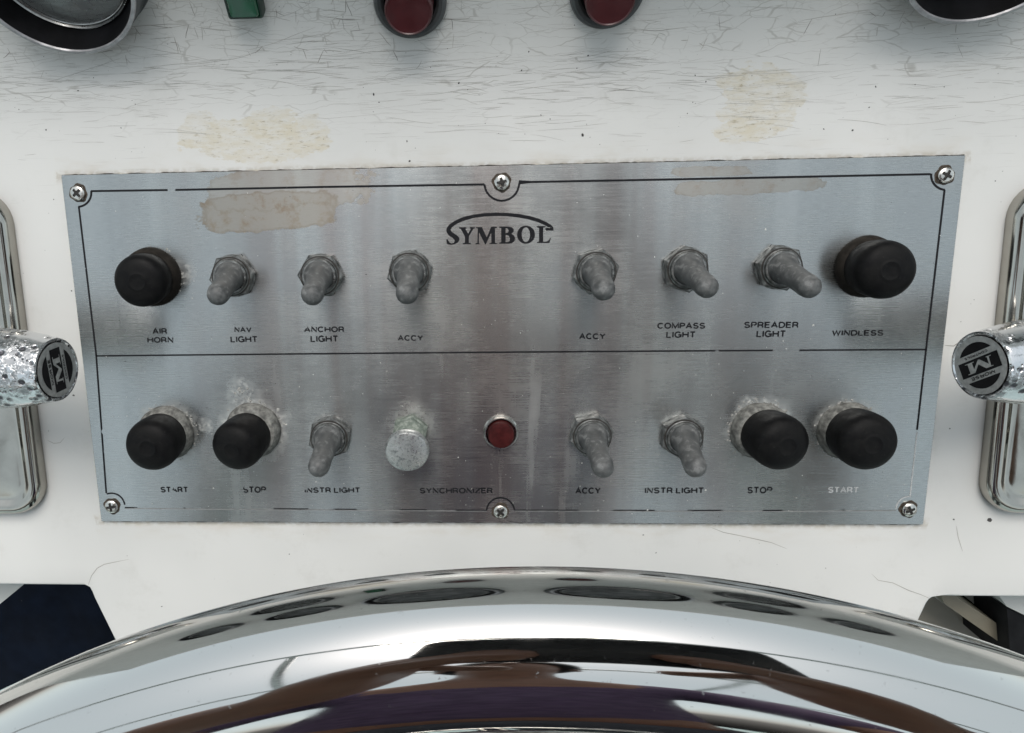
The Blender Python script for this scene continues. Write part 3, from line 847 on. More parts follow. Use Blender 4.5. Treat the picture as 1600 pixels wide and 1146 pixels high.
# the maker's wordmark with its arch
LM = [(512, 283), (585, 283), (645, 410), (700, 277), (772, 277), (772, 290), (748, 296), (748, 478), (775, 484), (775, 492), (678, 492), (678, 482), (702, 476), (700, 350), (635, 495), (622, 495), (548, 345), (545, 480), (555, 484), (555, 495), (503, 495), (503, 484), (527, 478), (533, 300), (512, 295)]
def wordmark():
    S = [(138, 318), (145, 290), (180, 245), (250, 200), (350, 155), (480, 125), (620, 106), (760, 100), (900, 104), (1050, 118), (1180, 142), (1300, 178), (1390, 218), (1450, 255), (1476, 284), (1480, 325), (1378, 325), (1378, 291), (1424, 289),
         (1380, 262), (1300, 225), (1180, 188), (1050, 162), (900, 145), (760, 142), (620, 148), (480, 166), (360, 200), (270, 240), (215, 280), (192, 308), (196, 326), (220, 352), (270, 380), (298, 408), (304, 438), (287, 470), (250, 493), (205, 503), (165, 497), (147, 490),
         (138, 435), (157, 431), (165, 455), (185, 478), (210, 486), (232, 478), (243, 460), (240, 440), (215, 415), (170, 385), (145, 350)]
    Y = [(298, 283), (392, 283), (392, 297), (375, 300), (412, 365), (447, 303), (432, 297), (432, 283), (497, 283), (497, 297), (478, 303), (422, 395), (420, 475), (447, 483), (447, 495), (345, 495), (345, 483), (372, 475), (372, 400), (320, 303), (298, 297)]
    B = [(800, 275), (920, 275), (960, 285), (982, 308), (980, 340), (950, 365), (985, 385), (1000, 425), (990, 460), (955, 482), (910, 488), (800, 488), (800, 477), (825, 470), (825, 293), (800, 288)]
    B1 = [(880, 295), (905, 300), (918, 325), (910, 350), (880, 358)]; B2 = [(880, 378), (915, 385), (935, 415), (930, 455), (905, 470), (880, 470)]
    el = lambda cx, cy, rx, ry: [(cx + rx * math.cos(2 * math.pi * k / 36), cy + ry * math.sin(2 * math.pi * k / 36)) for k in range(36)]
    L = [(1272, 268), (1378, 268), (1378, 282), (1350, 290), (1350, 465), (1395, 462), (1425, 440), (1435, 415), (1448, 415), (1428, 480), (1272, 480), (1272, 468), (1298, 462), (1298, 292), (1272, 284)]
    cv = lambda pl: [q2(680 + x / 8, 320 + y / 8) for x, y in pl]
    vf = [fill2d([cv(p) for p in g]) for g in ([S], [Y], [LM], [B, B1, B2], [el(1135, 376, 113, 113), el(1133, 376, 52, 92)], [L])]
    V, F = join(*vf)
    part('wordmark', ([Vector((v.x, v.y, INKZ)) for v in V], F), INK, panel, None, 0)
wordmark()

# salt and dirt specks on the plate
def plate_specks(n, mat, name, rlo, rhi, seed, low):
    R = random.Random(seed); sp = []
    while len(sp) < n:
        u, v = R.uniform(-.16, .16), R.uniform(-.066, .066)
        if R.random() < low and v > R.uniform(-.066, .05): continue
        sp.append((u, v, R.uniform(rlo, rhi) * (2.0 if R.random() < .06 else 1)))
    o = part(name, speck_mesh(sp, lambda x, y: Vector((x, y, PW + .00009))), mat, panel, None, 0); o['kind'] = 'stuff'
plate_specks(330, SALT, 'salt_specks', .0001, .00024, 21, .8)
plate_specks(120, SPECK, 'dirt_specks', .00007, .00018, 22, .0)

def crust(px, py, r0, r1, n, seed, bias=0):
    """lumps of dried salt round a switch collar"""
    R = random.Random(seed); V, F = [], []
    c = P(px, py, PW)
    for k in range(n):
        a = R.gauss(math.radians(bias), 1.25); r = r0 + (r1 - r0) * R.random() ** 1.6
        x, y = c.x + r * math.cos(a), c.y + r * math.sin(a); h = R.uniform(.00012, .0005); s = R.uniform(.00015, .0006)
        o = len(V); V.append(Vector((x, y, PW + h)))
        m = 6
        for j in range(m):
            b = 2 * math.pi * j / m; q = s * R.uniform(.5, 1.3)
            V.append(Vector((x + q * math.cos(b), y + q * math.sin(b), PW + .00001)))
        F += [(o, o + 1 + j, o + 1 + (j + 1) % m) for j in range(m)]
    o = part('salt_crust', (V, F), SALTC, panel, None, 60); o['kind'] = 'stuff'
SALTC = plain('salt_crust', (0.30, 0.30, 0.28), 0.85, 0, 0.3, 500)
crust(262, 676, .0108, .0124, 45, 31, 60); crust(397, 670, .0108, .0130, 70, 32, 20); crust(1187, 671, .0106, .0126, 70, 33, 130); crust(1324, 672, .0106, .0118, 35, 34, 140)
crust(374, 611, .0002, .0060, 22, 35); crust(240, 431, .0108, .0118, 20, 36, 0)

# ------------------------------------------------------------------ screws
def screw_mesh():
    n, prf = 48, []
    R0 = .0027
    V, F = [], []
    radii = [0, .15, .3, .42, .5, .56, .62, .68, .74, .82, .9, .96, 1.0, 1.0]
    for j, q in enumerate(radii):
        r = R0 * q
        z = .0009 + .0008 * math.sqrt(max(0, 1 - (q * .985) ** 2)) if j < len(radii) - 1 else 0
        if j == 0:
            V.append((0, 0, .0007)); continue
        for k in range(n):
            a = 2 * math.pi * k / n; x, y = r * math.cos(a), r * math.sin(a); zz = z
            if q < .63 and (abs(x) < .00042 or abs(y) < .00042): zz = z - .0010 * (1 - .5 * q)
            V.append((x, y, zz))
    for k in range(n): F.append((0, 1 + k, 1 + (k + 1) % n))
    for j in range(len(radii) - 2):
        for k in range(n):
            a, b = 1 + j * n, 1 + (j + 1) * n
            F.append((a + k, a + (k + 1) % n, b + (k + 1) % n, b + k))
    return mesh('head', V, F, 40)
SCREW = screw_mesh(); SCREW.materials.append(STEEL)
CROSS = mesh('cross_recess', *join(box(-.0014, .0014, -.00034, .00034, .00085, .00150), box(-.00034, .00034, -.0014, .0014, .00085, .00151)), 30)
RING = mesh('grime_ring', *lathe([(.0026, .00005), (.0034, .00006), (.0035, .00002)], 28, lambda a, z: .06 * math.sin(3 * a) + .05 * math.sin(7 * a + 1)), 0)
for px, py, rot, lb in ((121, 302, 40, 'cross-head screw in the panel corner above the AIR HORN button'), (784, 285, 12, 'cross-head screw in the panel edge above the wordmark'), (1478, 274, 62, 'cross-head screw in the panel corner above the WINDLESS button'),
                        (1421, 797, 25, 'cross-head screw in the panel corner by the faded START lettering'), (782, 800, 50, 'cross-head screw in the panel edge below the red lamp'), (174, 792, 8, 'cross-head screw in the panel corner by the worn black START lettering')):
    p = P(px, py, PW + .0008)
    t = thing('panel_screw', lb, 'screw', M @ Matrix.Translation((p.x, p.y, PW)) @ Matrix.Rotation(math.radians(rot), 4, 'Z'), 'screws holding the switch panel')
    obj('head', SCREW, None, t)
    o = obj('cross_recess', CROSS, SOCKET, t); o = obj('grime_ring', RING, RUSTRING, t)

# ------------------------------------------------------------------ push buttons under rubber caps
def push_button(label, base, cap, style, capr=.0097, h=.0185, weq=.0125):
    b = P(*base, PW); top = P(*cap, PW + weq)
    t = thing('push_button', label, 'push button', M @ Matrix.Translation((b.x, b.y, PW)), 'rubber capped push buttons on the switch panel')
    ax = Vector((top.x - b.x, top.y - b.y, weq))
    rot = Vector((0, 0, 1)).rotation_difference(ax).to_matrix().to_4x4()
    if style == 'black':
        part('collar', lathe([(.0112, -.0002), (.0113, .0010), (.0110, .0030), (.0104, .0044), (.0098, .0050), (.0080, .0052)], 64, lambda a, z: .008 * math.sin(5 * a)), RUBBER_D, t)
        z0 = .002
    else:
        part('collar', lathe([(.0111, -.0002), (.0112, .0006), (.0109, .0024), (.0102, .0044), (.0096, .0052), (.0080, .0054)], 64, lambda a, z: .012 * math.sin(4 * a + base[0]) + .008 * math.sin(11 * a)), COLLAR, t)
        z0 = .003
    k = capr / .0097; s = h / .0185
    pr = [(.0088, z0), (.0093, .0052 * s), (.0095, .0075 * s), (.0097, .0100 * s), (.0097, .0135 * s), (.0095, .0150 * s), (.0089, .0165 * s), (.0078, .0177 * s), (.0060, .0185 * s), (.0041, .0188 * s), (.0033, .01893 * s), (.0031, .01904 * s), (.0028, .01904 * s), (.0026, .01896 * s), (.0012, .0190 * s), (0, .0190 * s)]
    part('rubber_cap', lathe([(r * k, z) for r, z in pr], 64), RUBBER, t, rot, 50)
push_button('black rubber push button above the AIR HORN lettering', (238.5, 433), (222, 438.5), 'black', .0098, .0150, .0105)
push_button('black rubber push button above the WINDLESS lettering', (1353, 417), (1379, 421.5), 'black', .0102, .0180, .0125)
push_button('black rubber push button above the worn black START lettering', (261, 676.5), (241, 693), 'grey', .0101)
push_button('black rubber push button beside START, above the chipped STOP lettering with salt crust', (396, 672), (373, 694), 'grey', .0097, .0190, .0130)
push_button('black rubber push button above STOP, between a toggle switch and the far START button', (1187, 673), (1216, 690), 'grey', .0103, .0190, .0130)
push_button('black rubber push button above the faded pale START lettering', (1323, 673), (1350, 688), 'grey', .0106, .0185, .0125)

# ------------------------------------------------------------------ toggle switches in grey rubber boots
def toggle(label, base, tip, seed, L=.0255):
    b = P(*base, PW); R = random.Random(seed)
    t = thing('toggle_switch', label, 'toggle switch', M @ Matrix.Translation((b.x, b.y, PW)), 'grey rubber booted toggle switches')
    part('washer', lathe([(.0050, .0006), (.0079, .0006), (.0081, .0004), (.0081, -.0001)], 48), NUT, t)
    a0 = R.uniform(0, 60)
    hexa = [((.0087) * math.cos(math.radians(a0 + 60 * k)), .0087 * math.sin(math.radians(a0 + 60 * k))) for k in range(6)]
    part('hex_nut', prism(hexa, .0005, .0040, .0006), NUT, t, None, 20)
    T = P(*tip, PW + L); tp = Vector((T.x - b.x, T.y - b.y, L)); pv = Vector((0, 0, .0045))
    d = (tp - pv); Lk = d.length; d.normalize()
    pts, rad = [], []
    for z, r in ((.0036, .0060), (.0046, .0060), (.0054, .0058), (.0060, .0054), (.0068, .0050)):
        pts.append(Vector((0, 0, z)) + d * 0 + Vector((d.x, d.y, 0)) * max(0, (z - .0045)) * 1.0); rad.append(r)
    for f, r in ((.17, .0049), (.24, .0045), (.34, .0043), (.5, .0041), (.68, .0039), (.82, .0039), (.92, .0040), (1.0, .0039)):
        pts.append(pv + d * (Lk * f)); rad.append(r)
    for k in range(1, 8):
        a = math.pi / 2 * k / 7
        pts.append(pv + d * (Lk + .0040 * math.sin(a))); rad.append(max(.00005, .0039 * math.cos(a)))
    vf = tube(pts, rad, 32)
    vf = ([v * 1.0 + Vector((noise.noise(v * 420 + Vector((seed, 0, 0))), noise.noise(v * 420 + Vector((0, seed, 0))), 0)) * .00012 for v in vf[0]], vf[1])
    part('rubber_boot', vf, GREY, t, None, 60)
    part('nut_gap_shade', lathe([(.0074, .00405), (.0060, .0041)], 40), SOCKET, t)  # flat dark ring laid on the nut as the shade of a gap
    part('boot_ring', lathe([(.0058, .0038), (.0068, .0040), (.0069, .0045), (.0066, .0048), (.0063, .0046), (.0062, .0050), (.0064, .0054), (.0062, .0058), (.0056, .0058)], 48), NUT, t)
toggle('grey booted toggle switch above the NAV LIGHT lettering', (366, 431), (341, 460), 1)
toggle('grey booted toggle switch above the ANCHOR LIGHT lettering', (503, 430), (488, 460), 2)
toggle('grey booted toggle switch above ACCY, between ANCHOR LIGHT and the wordmark', (641, 425), (636, 458), 3)
toggle('grey booted toggle switch above ACCY, between the wordmark and COMPASS LIGHT', (929, 424), (943, 452), 4)
toggle('grey booted toggle switch above the COMPASS LIGHT lettering', (1070, 420), (1104, 448), 5)
toggle('grey booted toggle switch above the SPREADER LIGHT lettering', (1215, 418), (1264, 448), 6)
toggle('grey booted toggle switch above INSTR LIGHT, beside the chrome pull knob', (517, 681), (498, 729), 7)
toggle('grey booted toggle switch above ACCY in the row with the red lamp', (923, 678), (942, 730), 8)
toggle('grey booted toggle switch above INSTR LIGHT, beside a STOP push button', (1064, 680), (1086, 729), 9)

# ------------------------------------------------------------------ synchronizer pull knob and lamp
def sync_knob():
    b = P(641, 674, PW)
    t = thing('pull_knob', 'corroded pull knob with a worn nickel face and greenish nut, above SYNCHRONIZER', 'pull knob', M @ Matrix.Translation((b.x, b.y, PW)))
    hexa = [(.0074 * math.cos(math.radians(18 + 60 * k)), .0074 * math.sin(math.radians(18 + 60 * k))) for k in range(6)]
    part('hex_nut', prism(hexa, -.0001, .0035, .0005), CORR, t, None, 20)
    T = P(636, 705, PW + .0165); d = Vector((T.x - b.x, T.y - b.y, .0165))
    rot = Vector((0, 0, 1)).rotation_difference(d).to_matrix().to_4x4()
    th = []
    for k in range(9): th += [(.0059, .003 + k * .001), (.0054, .0035 + k * .001)]
    part('threaded_barrel', lathe(th + [(.0050, .013), (.0045, .0155)], 40), CORR, t, rot)
    part('knob_head', lathe([(.0045, .0132), (.0074, .0136), (.0081, .0146), (.0083, .0160), (.0081, .0172), (.0077, .0177), (.0066, .0180), (.003, .0184), (0, .0185)], 56), NICKEL, t, rot)
sync_knob()
def red_lamp():
    b = P(782.5, 675, PW)
    t = thing('indicator_lamp', 'small dark red indicator lamp in a chrome ring between the knob and ACCY', 'indicator lamp', M @ Matrix.Translation((b.x, b.y, PW)))
    part('bezel', lathe([(.0068, -.0001), (.0068, .0006), (.0064, .0010), (.0064, .0020), (.0062, .0024), (.0059, .0024), (.0056, .0018), (.0053, .0010)], 56), LAMPRING, t)
    part('lens', lathe([(.0052, .0008), (.0051, .0044), (.0050, .0054), (.0046, .0060), (.0036, .0062), (.0018, .0063), (0, .0063)], 48), REDL, t)
red_lamp()

# ------------------------------------------------------------------ instruments on the riser
def gauge(label, u, s, r, hood=.013, vis=True):
    t = thing('gauge', label, 'gauge', M @ frame(u, s), 'hooded gauges on the riser')
    ro = r
    part('housing', lathe([(ro * 1.07, -.0006), (ro * 1.07, .0012), (ro * 1.035, .0022), (ro * 1.0, hood - .0012)], 96), GAUGE_OUT, t)
    part('rim', lathe([(ro * 1.0, hood - .0013), (ro * 1.0, hood - .0002), (ro * .993, hood), (ro * .955, hood + .0001), (ro * .945, hood - .0005)], 96, lambda a, z: .0025 * math.sin(31 * a) * math.sin(7 * a + 1) if z > hood - .0001 else 0), RIM, t)
    part('hood', lathe([(ro * .945, hood - .0005), (ro * .90, hood * .35), (ro * .875, .0030), (ro * .84, .0026)], 96), GAUGE_IN, t)
    part('bezel_ring', lathe([(ro * .865, .0026), (ro * .858, .0038), (ro * .846, .0042), (ro * .834, .0038), (ro * .822, .0030), (ro * .815, .0036), (ro * .805, .0034)], 96), BEZEL, t)
    if not vis: 
        part('dial', lathe([(ro * .8, .0015), (0, .0016)], 48), DIAL, t); return
    dl = part('dial', lathe([(ro * .80, .0010), (0, .0011)], 64), DIAL, t)
    tk = []
    for k in range(25):
        a = math.radians(-40 + 260 * k / 24); L = .12 if k % 4 == 0 else .06
        c, sn = math.cos(a), math.sin(a)
        tk.append(ribbon([(ro * .72 * c, ro * .72 * sn), (ro * (.72 - L) * c, ro * (.72 - L) * sn)], .0005 if k % 4 else .0008, .00125))
    part('scale_marks', join(*tk), INKW, dl, None, 0)
    part('needle', join(prism([(-.0012, -.002), (.0012, -.002), (.0003, ro * .6), (-.0003, ro * .6)], .0014, .0018), lathe([(.003, .0012), (.003, .0021), (0, .0023)], 24)), INKW, dl, Matrix.Rotation(math.radians(70), 4, 'Z'))
    part('glass', lathe([(0, .0030), (ro * .795, .0027), (ro * .795, .0033), (ro * .5, .0041), (0, .0044)], 64), GLASS, t)

def at_px(px, py): return hit(px, py)
G1 = (-0.1449, 0.1453); G2 = (0.1505, 0.1467)
gauge('hooded gauge with worn grey rim next to the green lamp', G1[0], G1[1], .0275)
gauge('hooded gauge with worn grey rim, beside the red button farther from the green lamp', G2[0], G2[1], .0280)
for u, s, r in ((-.058, .225, .046), (.066, .225, .046), (-.230, .200, .0275), (.240, .200, .0275), (-.152, .222, .0275), (.160, .222, .0275)):
    lb = 'small hooded gauge higher on the riser, mirrored in the steering wheel rim'
    if r > .04: lb = 'large hooded dial on the riser above the red button ' + ('nearer the green lamp' if u < 0 else 'farther from the green lamp')
    gauge(lb, u, s, r, .013, False)

def red_button(label, cu, cs):
    t = thing('red_push_button', label, 'push button', M @ frame(cu, cs), 'red push buttons in black collars')
    part('collar', lathe([(.0124, -.0003), (.0124, .0016), (.0119, .0026), (.0110, .0030), (.0098, .0026), (.0090, .0012), (.0088, .0004)], 64), GAUGE_OUT, t)
    part('recess', lathe([(.0092, .0010), (.0080, .0003), (0, .0003)], 40), GAUGE_IN, t)
    part('button', lathe([(.0080, .0003), (.0080, .0096), (.0078, .0104), (.0074, .0107), (.0071, .0104), (.0050, .0103), (0, .0103)], 56), REDB, t, None, 30)
u, s = at_px(641, 0); red_button('dark red push button in a black collar, the nearer to the green lamp', u, s)
def above(px, py):
    return hit(px, py)
u2, s2 = above(948, -16); red_button('dark red push button in a black collar, the farther from the green lamp', u2, s2)

def green_lamp():
    u, s = hit(387, 12)
    t = thing('indicator_lamp', 'rectangular dark green indicator lamp on the riser beside a gauge', 'indicator lamp', M @ frame(u, s + .0115))
    w, h = .0122, .026
    lp = lambda sc, z: [(x, y, z) for x, y in rrect(w * sc, h * (1 - (1 - sc) * w / h), .0008, 3)]
    part('frame', loft([lp(1, -.0006), lp(1, .0052), lp(.95, .0060), lp(.86, .0060), lp(.84, .0054)]), GREEND, t)
    part('lens', loft([lp(.84, .0050), lp(.82, .0064), lp(.74, .0072), lp(.5, .0074)]), GREEN, t)
green_lamp()

# ------------------------------------------------------------------ engine controls at both sides
def emblem(parent, r, z, phi):
    rot = Matrix.Rotation(math.radians(phi), 4, 'Z') @ Matrix.Translation((0, 0, z))
    R = r * .86
    disc = part('emblem', lathe([(R, -.0002), (R, .00005), (0, .00006)], 48), FACE, parent, rot)
    def seg(sg):
        y0 = .47; a0 = math.asin(y0 / .80)
        return [(R * .80 * math.cos(a0 + (math.pi - 2 * a0) * k / 16), sg * R * .80 * math.sin(a0 + (math.pi - 2 * a0) * k / 16)) for k in range(17)]
    rect = [(-R * .80, -R * .27), (R * .80, -R * .27), (R * .80, R * .27), (-R * .80, R * .27)]
    V, F = join(fill2d([seg(1)]), fill2d([seg(-1)]), fill2d([rect]))
    part('emblem_field', ([Vector((v.x, v.y, .00012)) for v in V], F), BLACK, disc, None, 0)
    mm = [((x - 639) / 136 * R * .54, -(y - 386) / 109 * R * .19) for x, y in LM]
    V, F = fill2d([mm])
    part('emblem_letter', ([Vector((v.x, v.y, .00018)) for v in V], F), FACE, disc, None, 0)
    for txt, yy, hh, ww in (('MORSE', .37, .13, .95), ('CONTROLS', -.37, .10, .95)):
        V, F = text2d(txt, .02, ww / hh)
        part('emblem_lettering', ([Vector(((x - .5) * R * ww, R * (yy + (y - .5) * hh), .00013 + z)) for x, y, z in V], F), BLACK, disc, None, 0)

def control(sign, label, edge_top, edge_bot, disc_px, theta, phi, vtilt):
    # plate
    a = P(*edge_top, .005); b = P(*edge_bot, .005)
    top, bot = a.y, b.y
    w, h = .088, top - bot
    ax_ = (b - a); ang = math.atan2(-ax_.x, -ax_.y) * -1
    mid = a.lerp(b, .5)
    rz = Matrix.Rotation(-math.atan2(a.x - b.x, a.y - b.y), 4, 'Z')
    base = Matrix.Translation((mid.x, mid.y, 0)) @ rz @ Matrix.Translation((sign * w / 2, 0, 0))
    t = thing('engine_control', label, 'engine control', M @ base, 'polished engine controls at the sides of the panel')
    def lp(i, z): return [(x, y, z) for x, y in rrect(w - 2 * i, h - 2 * i, max(.002, .013 - i * .8), 8)]
    part('base_plate', loft([lp(0, -.0003), lp(0, .0030), lp(.0010, .0052), lp(.0028, .0062), lp(.0048, .0058), lp(.0062, .0044), lp(.0072, .0043), lp(.0085, .0046), lp(.012, .0050), lp(.020, .0056)]), PLATE, t, None, 60)
    def hp(i, z): return [(x, y, z) for x, y in rrect(.050 - 2 * i, h * .80 - 2 * i, .0249 - i, 10)]
    part('quadrant', loft([hp(0, .0050), hp(.0006, .0090), hp(.003, .0125), hp(.007, .0150), hp(.012, .0165), hp(.018, .0172)]), PLATE, t, None, 60)
    part('lever_slot', box(-.004, .004, -h * .3, h * .3, .0165, .0176), BLACK, t)
    # knob
    D = P(*disc_px, .045)
    ax = Vector((-sign * math.cos(theta), vtilt, math.sin(theta))).normalized()
    view = (CAM - D).normalized()
    xx = Vector((1, 0, 0)); xx = (Vector([RC[0][i] for i in range(3)])); xx = (xx - ax * xx.dot(ax)).normalized(); yy = ax.cross(xx)
    K = Matrix(((xx.x, yy.x, ax.x, D.x), (xx.y, yy.y, ax.y, D.y), (xx.z, yy.z, ax.z, D.z), (0, 0, 0, 1)))
    loc = base.inverted() @ K
    kb = part('knob', lathe([(.0094, -.0004), (.0100, .0000), (.0106, -.0002), (.0109, -.0012), (.0112, -.0030), (.0121, -.0070), (.0131, -.0130), (.0137, -.0200), (.0138, -.0270), (.0134, -.0340), (.0122, -.0410), (.0095, -.0460), (.006, -.0480), (0, -.0485)], 64), PITTED, t, loc, 40)
    emblem(kb, .0107, .0000, phi)
    c = D - ax * .034; lc = base.inverted() @ c
    part('lever', tube([Vector((lc.x * .25, lc.y * .6, .016)), Vector((lc.x * .6, lc.y * .9, .026)), lc], [.0062, .0058, .0052], 20), PITTED, t)
control(-1, 'polished engine control with pitted chrome knob beside the AIR HORN and START buttons', (3, 296), (69, 806), (90, 578), math.radians(9), 100, 0.0)
control(1, 'polished engine control with pitted chrome knob beside the WINDLESS button', (1592, 284), (1537, 806), (1531, 571), math.radians(14), 216, 0.0)

# ------------------------------------------------------------------ steering wheel
def wheel():
    R_, r = .19, .0127
    C0 = Vector((.0036, -.0142 - R_, .1754))
    t = thing('steering_wheel', 'polished stainless steering wheel rim in front of the switch panel', 'steering wheel', M @ Matrix.Translation(C0))
    NT_, NP = 360, 48
    V, F = [], []
    for i in range(NT_):
        th = 2 * math.pi * i / NT_
        g = max(0.0, math.cos(th * 44 / 1.0)) ** 6            # finger ridges on the inside of the rim
        for k in range(NP):
            ph = 2 * math.pi * k / NP
            inner = max(0.0, -math.cos(ph - .25)) ** 3
            rr = r + .0010 * g * inner
            V.append(((R_ + rr * math.cos(ph)) * math.cos(th), (R_ + rr * math.cos(ph)) * math.sin(th), rr * math.sin(ph)))
    for i in range(NT_):
        for k in range(NP):
            i2, k2 = (i + 1) % NT_, (k + 1) % NP
            F.append((i * NP + k, i2 * NP + k, i2 * NP + k2, i * NP + k2))
    part('rim', (V, F), CHROME, t, None, 60)
    for k in range(5):
        a = math.radians(54 + 72 * k); c, s_ = math.cos(a), math.sin(a)
        part('spoke', tube([(.03 * c, .03 * s_, -.035), (.08 * c, .08 * s_, -.030), (.14 * c, .14 * s_, -.014), (.182 * c, .182 * s_, -.002)], [.0085, .007, .0062, .006], 20), CHROME, t)
    part('hub', lathe([(.040, -.052), (.042, -.040), (.040, -.028), (.034, -.022), (.022, -.019), (0, -.018)], 48), CHROME, t)
    part('shaft', lathe([(.014, -.050), (.014, -C0.z + .012), (.030, -C0.z + .010), (.032, -C0.z - .002)], 32), CHROME, t)
wheel()

# ------------------------------------------------------------------ what the polished metal mirrors: deck, helmsman with the phone
V, F = box(-3, 3, -4, 1.5, -1.06, -1.02)
o = obj('deck', mesh('deck', V, F, 30), TEAK); o['kind'] = 'structure'
V, F = box(-.43, .43,   .16, .75, -1.02, -.05)
o = obj('console_base', mesh('console_base', V, F, 30), PALE); o['kind'] = 'structure'

SKIN = plain('brown_skin', (0.19, 0.088, 0.056), 0.5, 0, 0.12, 40)
SHIRT = plain('plum_shirt', (0.075, 0.045, 0.088), 0.85, 0, 0.2, 60)
TROUS = plain('dark_trousers', (0.02, 0.022, 0.03), 0.85, 0, 0.2, 60)
HAIR = plain('black_hair', (0.012, 0.010, 0.009), 0.6, 0, 0.2, 200)
PHONE = plain('black_phone', (0.010, 0.011, 0.014), 0.25, 0, 0.1, 60)

def skin(name, joints, edges, mat, parent, root):
    names = list(joints); idx = {n: i for i, n in enumerate(names)}
    me = bpy.data.meshes.new(name)
    me.from_pydata([joints[n][0] for n in names], [(idx[a], idx[b]) for a, b in edges], [])
    o = bpy.data.objects.new(name, me); COL.objects.link(o)
    sk = o.modifiers.new('skin', 'SKIN'); sk.use_smooth_shade = True
    for n in names:
        d = me.skin_vertices[0].data[idx[n]]; rr = joints[n][1]
        d.radius = rr if isinstance(rr, tuple) else (rr, rr); d.use_root = (n == root)
    ss = o.modifiers.new('subdiv', 'SUBSURF'); ss.levels = 2; ss.render_levels = 2
    m2 = eval_mesh(o); m2.name = name
    bpy.data.objects.remove(o); bpy.data.meshes.remove(me)
    m2.polygons.foreach_set('use_smooth', [True] * len(m2.polygons))
    return obj(name, m2, mat, parent)

FRAME = plain('frame_tube', (0.5, 0.5, 0.5), 0.3, 1.0)
def canopy_frame():
    t = thing('canopy_frame', 'bent metal tube canopy frame standing over the helm', 'canopy frame', Matrix.Translation((0, -.6, -1.02)))
    for y, zt in ((-.9, 1.95), (-.2, 2.0), (.5, 1.95)):
        pts = [Vector((-1.1, 0, .0)), Vector((-1.1, y * .5, 1.0))] + [Vector((1.05 * math.cos(math.pi - math.pi * k / 12), y, 1.62 + (zt - 1.62) * math.sin(math.pi * k / 12) ** .5)) for k in range(13)] + [Vector((1.1, y * .5, 1.0)), Vector((1.1, 0, 0))]
        part('bow', tube(pts, .014, 12), FRAME, t)
    for x in (-.45, .45):
        part('strut', tube([Vector((x, -.9, 1.93)), Vector((x, .5, 1.93))], .012, 12), FRAME, t)
canopy_frame()

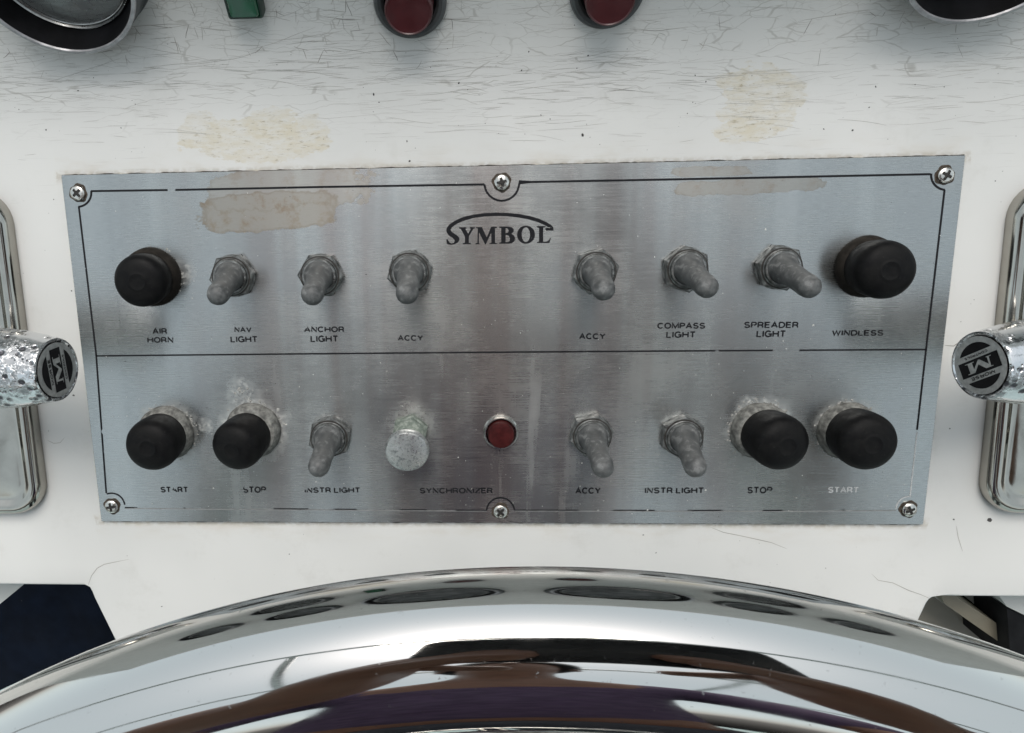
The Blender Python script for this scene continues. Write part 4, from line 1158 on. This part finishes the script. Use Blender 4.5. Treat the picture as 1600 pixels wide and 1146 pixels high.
def person():
    camw = M @ CAM
    t = thing('person', 'person in a plum shirt and dark trousers standing at the wheel, photographing with a phone', 'person', Matrix.Translation((0, -.66, -1.02)))
    J = {}
    J['pelvis'] = ((0, .02, .93), (.15, .11)); J['belly'] = ((0, .02, 1.08), (.145, .10)); J['chest'] = ((0, .03, 1.28), (.165, .105)); J['upper'] = ((0, .04, 1.40), (.12, .085)); J['neck'] = ((0, .10, 1.49), .052)
    J['jaw'] = ((0, .155, 1.545), (.058, .062)); J['skull'] = ((0, .165, 1.64), (.074, .09)); J['crown'] = ((0, .15, 1.70), (.055, .065))
    E = [('pelvis', 'belly'), ('belly', 'chest'), ('chest', 'upper'), ('upper', 'neck'), ('neck', 'jaw'), ('jaw', 'skull'), ('skull', 'crown')]
    lens = camw - Vector((0, -.66, -1.02))
    for sx, n in ((-1, 'l'), (1, 'r')):
        wr = lens + Vector((sx * .095 + .035, -.075, -.055))
        hd = lens + Vector((sx * .082 + .035, -.035, -.020))
        J['sh' + n] = ((sx * .19, .03, 1.38), .062); J['el' + n] = ((sx * .30 + .02, .20, 1.13), .043); J['fa' + n] = ((sx * .22 + .03, .37, 1.20), .040); J['wr' + n] = (tuple(wr), .027); J['hd' + n] = (tuple(hd), (.036, .018))
        E += [('upper', 'sh' + n), ('sh' + n, 'el' + n), ('el' + n, 'fa' + n), ('fa' + n, 'wr' + n), ('wr' + n, 'hd' + n)]
        J['hip' + n] = ((sx * .09, .01, .86), .085); J['kn' + n] = ((sx * .11, .03, .48), .056); J['an' + n] = ((sx * .12, -.01, .08), .040); J['to' + n] = ((sx * .14, .14, .03), .032)
        E += [('pelvis', 'hip' + n), ('hip' + n, 'kn' + n), ('kn' + n, 'an' + n), ('an' + n, 'to' + n)]
        for f in range(5):
            # four fingers along the phone's back edge, thumb on its face
            ang = (-.024 + .016 * f) if f < 4 else -.01
            a = hd + Vector((-sx * .012, .010 if f < 4 else -.012, .024 - f * .013 if f < 4 else .02))
            b = a + Vector((-sx * (.026 + .004 * (1.5 - abs(f - 1.5))), .014 if f < 4 else -.016, 0))
            c = b + Vector((-sx * .020, .002 if f < 4 else -.004, -.002))
            J[f'f{f}a' + n] = (tuple(a), .0095); J[f'f{f}b' + n] = (tuple(b), .0085); J[f'f{f}c' + n] = (tuple(c), .0075)
            E += [('hd' + n, f'f{f}a' + n), (f'f{f}a' + n, f'f{f}b' + n), (f'f{f}b' + n, f'f{f}c' + n)]
    skin('body', J, E, SKIN, t, 'pelvis')
    def inflate(keys, k):
        out = {}
        for n in keys:
            r = J[n][1]; r = r if isinstance(r, tuple) else (r, r)
            out[n] = (J[n][0], (r[0] + k, r[1] + k))
        return out
    top = inflate(['pelvis', 'belly', 'chest', 'upper', 'shl', 'shr'], .012)
    for n, sx in (('l', -1), ('r', 1)):
        a = Vector(J['sh' + n][0]); b = Vector(J['el' + n][0]); top['sl' + n] = (tuple(a.lerp(b, .62)), (.060, .060))
    skin('shirt', top, [('pelvis', 'belly'), ('belly', 'chest'), ('chest', 'upper'), ('upper', 'shl'), ('upper', 'shr'), ('shl', 'sll'), ('shr', 'slr')], SHIRT, t, 'pelvis')
    leg = inflate(['pelvis', 'hipl', 'hipr', 'knl', 'knr', 'anl', 'anr'], .013)
    skin('trousers', leg, [('pelvis', 'hipl'), ('pelvis', 'hipr'), ('hipl', 'knl'), ('hipr', 'knr'), ('knl', 'anl'), ('knr', 'anr')], TROUS, t, 'pelvis')
    # nose, ears and hair
    part('nose', xf(lathe([(0, .020), (.008, .014), (.013, 0), (.011, -.010), (0, -.013)], 16), Matrix.Translation((0, .255, 1.60)) @ Matrix.Rotation(math.radians(-14), 4, 'X')), SKIN, t)
    for sx in (-1, 1):
        part('ear', xf(lathe([(0, .006), (.014, .005), (.018, 0), (.012, -.004), (0, -.005)], 20), Matrix.Translation((sx * .078, .15, 1.60)) @ Matrix.Rotation(math.radians(90), 4, 'Y') @ Matrix.Diagonal((1.5, .8, 1, 1))), SKIN, t)
    part('hair', xf(lathe([(.098, -.02), (.103, .02), (.095, .06), (.07, .09), (.035, .105), (0, .108)], 32), Matrix.Translation((0, .14, 1.645)) @ Matrix.Rotation(math.radians(14), 4, 'X') @ Matrix.Diagonal((.9, 1.05, .85, 1))), HAIR, t)
    # phone, its back towards the dash, lens at the camera's place
    back = M @ _l @ Matrix.Translation((.040, 0, .0030))
    ph = thing('phone', 'black phone held sideways in both hands above the wheel', 'phone', back)
    lp = lambda i, z: [(x, y, z) for x, y in rrect(.150 - 2 * i, .073 - 2 * i, .010 - i, 6)]
    part('case', loft([lp(.001, .0), lp(0, .0012), lp(0, .0075), lp(.001, .0088)]), PHONE, ph)
    part('back_cover', loft([lp(.0012, .00002), lp(.0014, -.0002)]), PHONE, ph)
person()
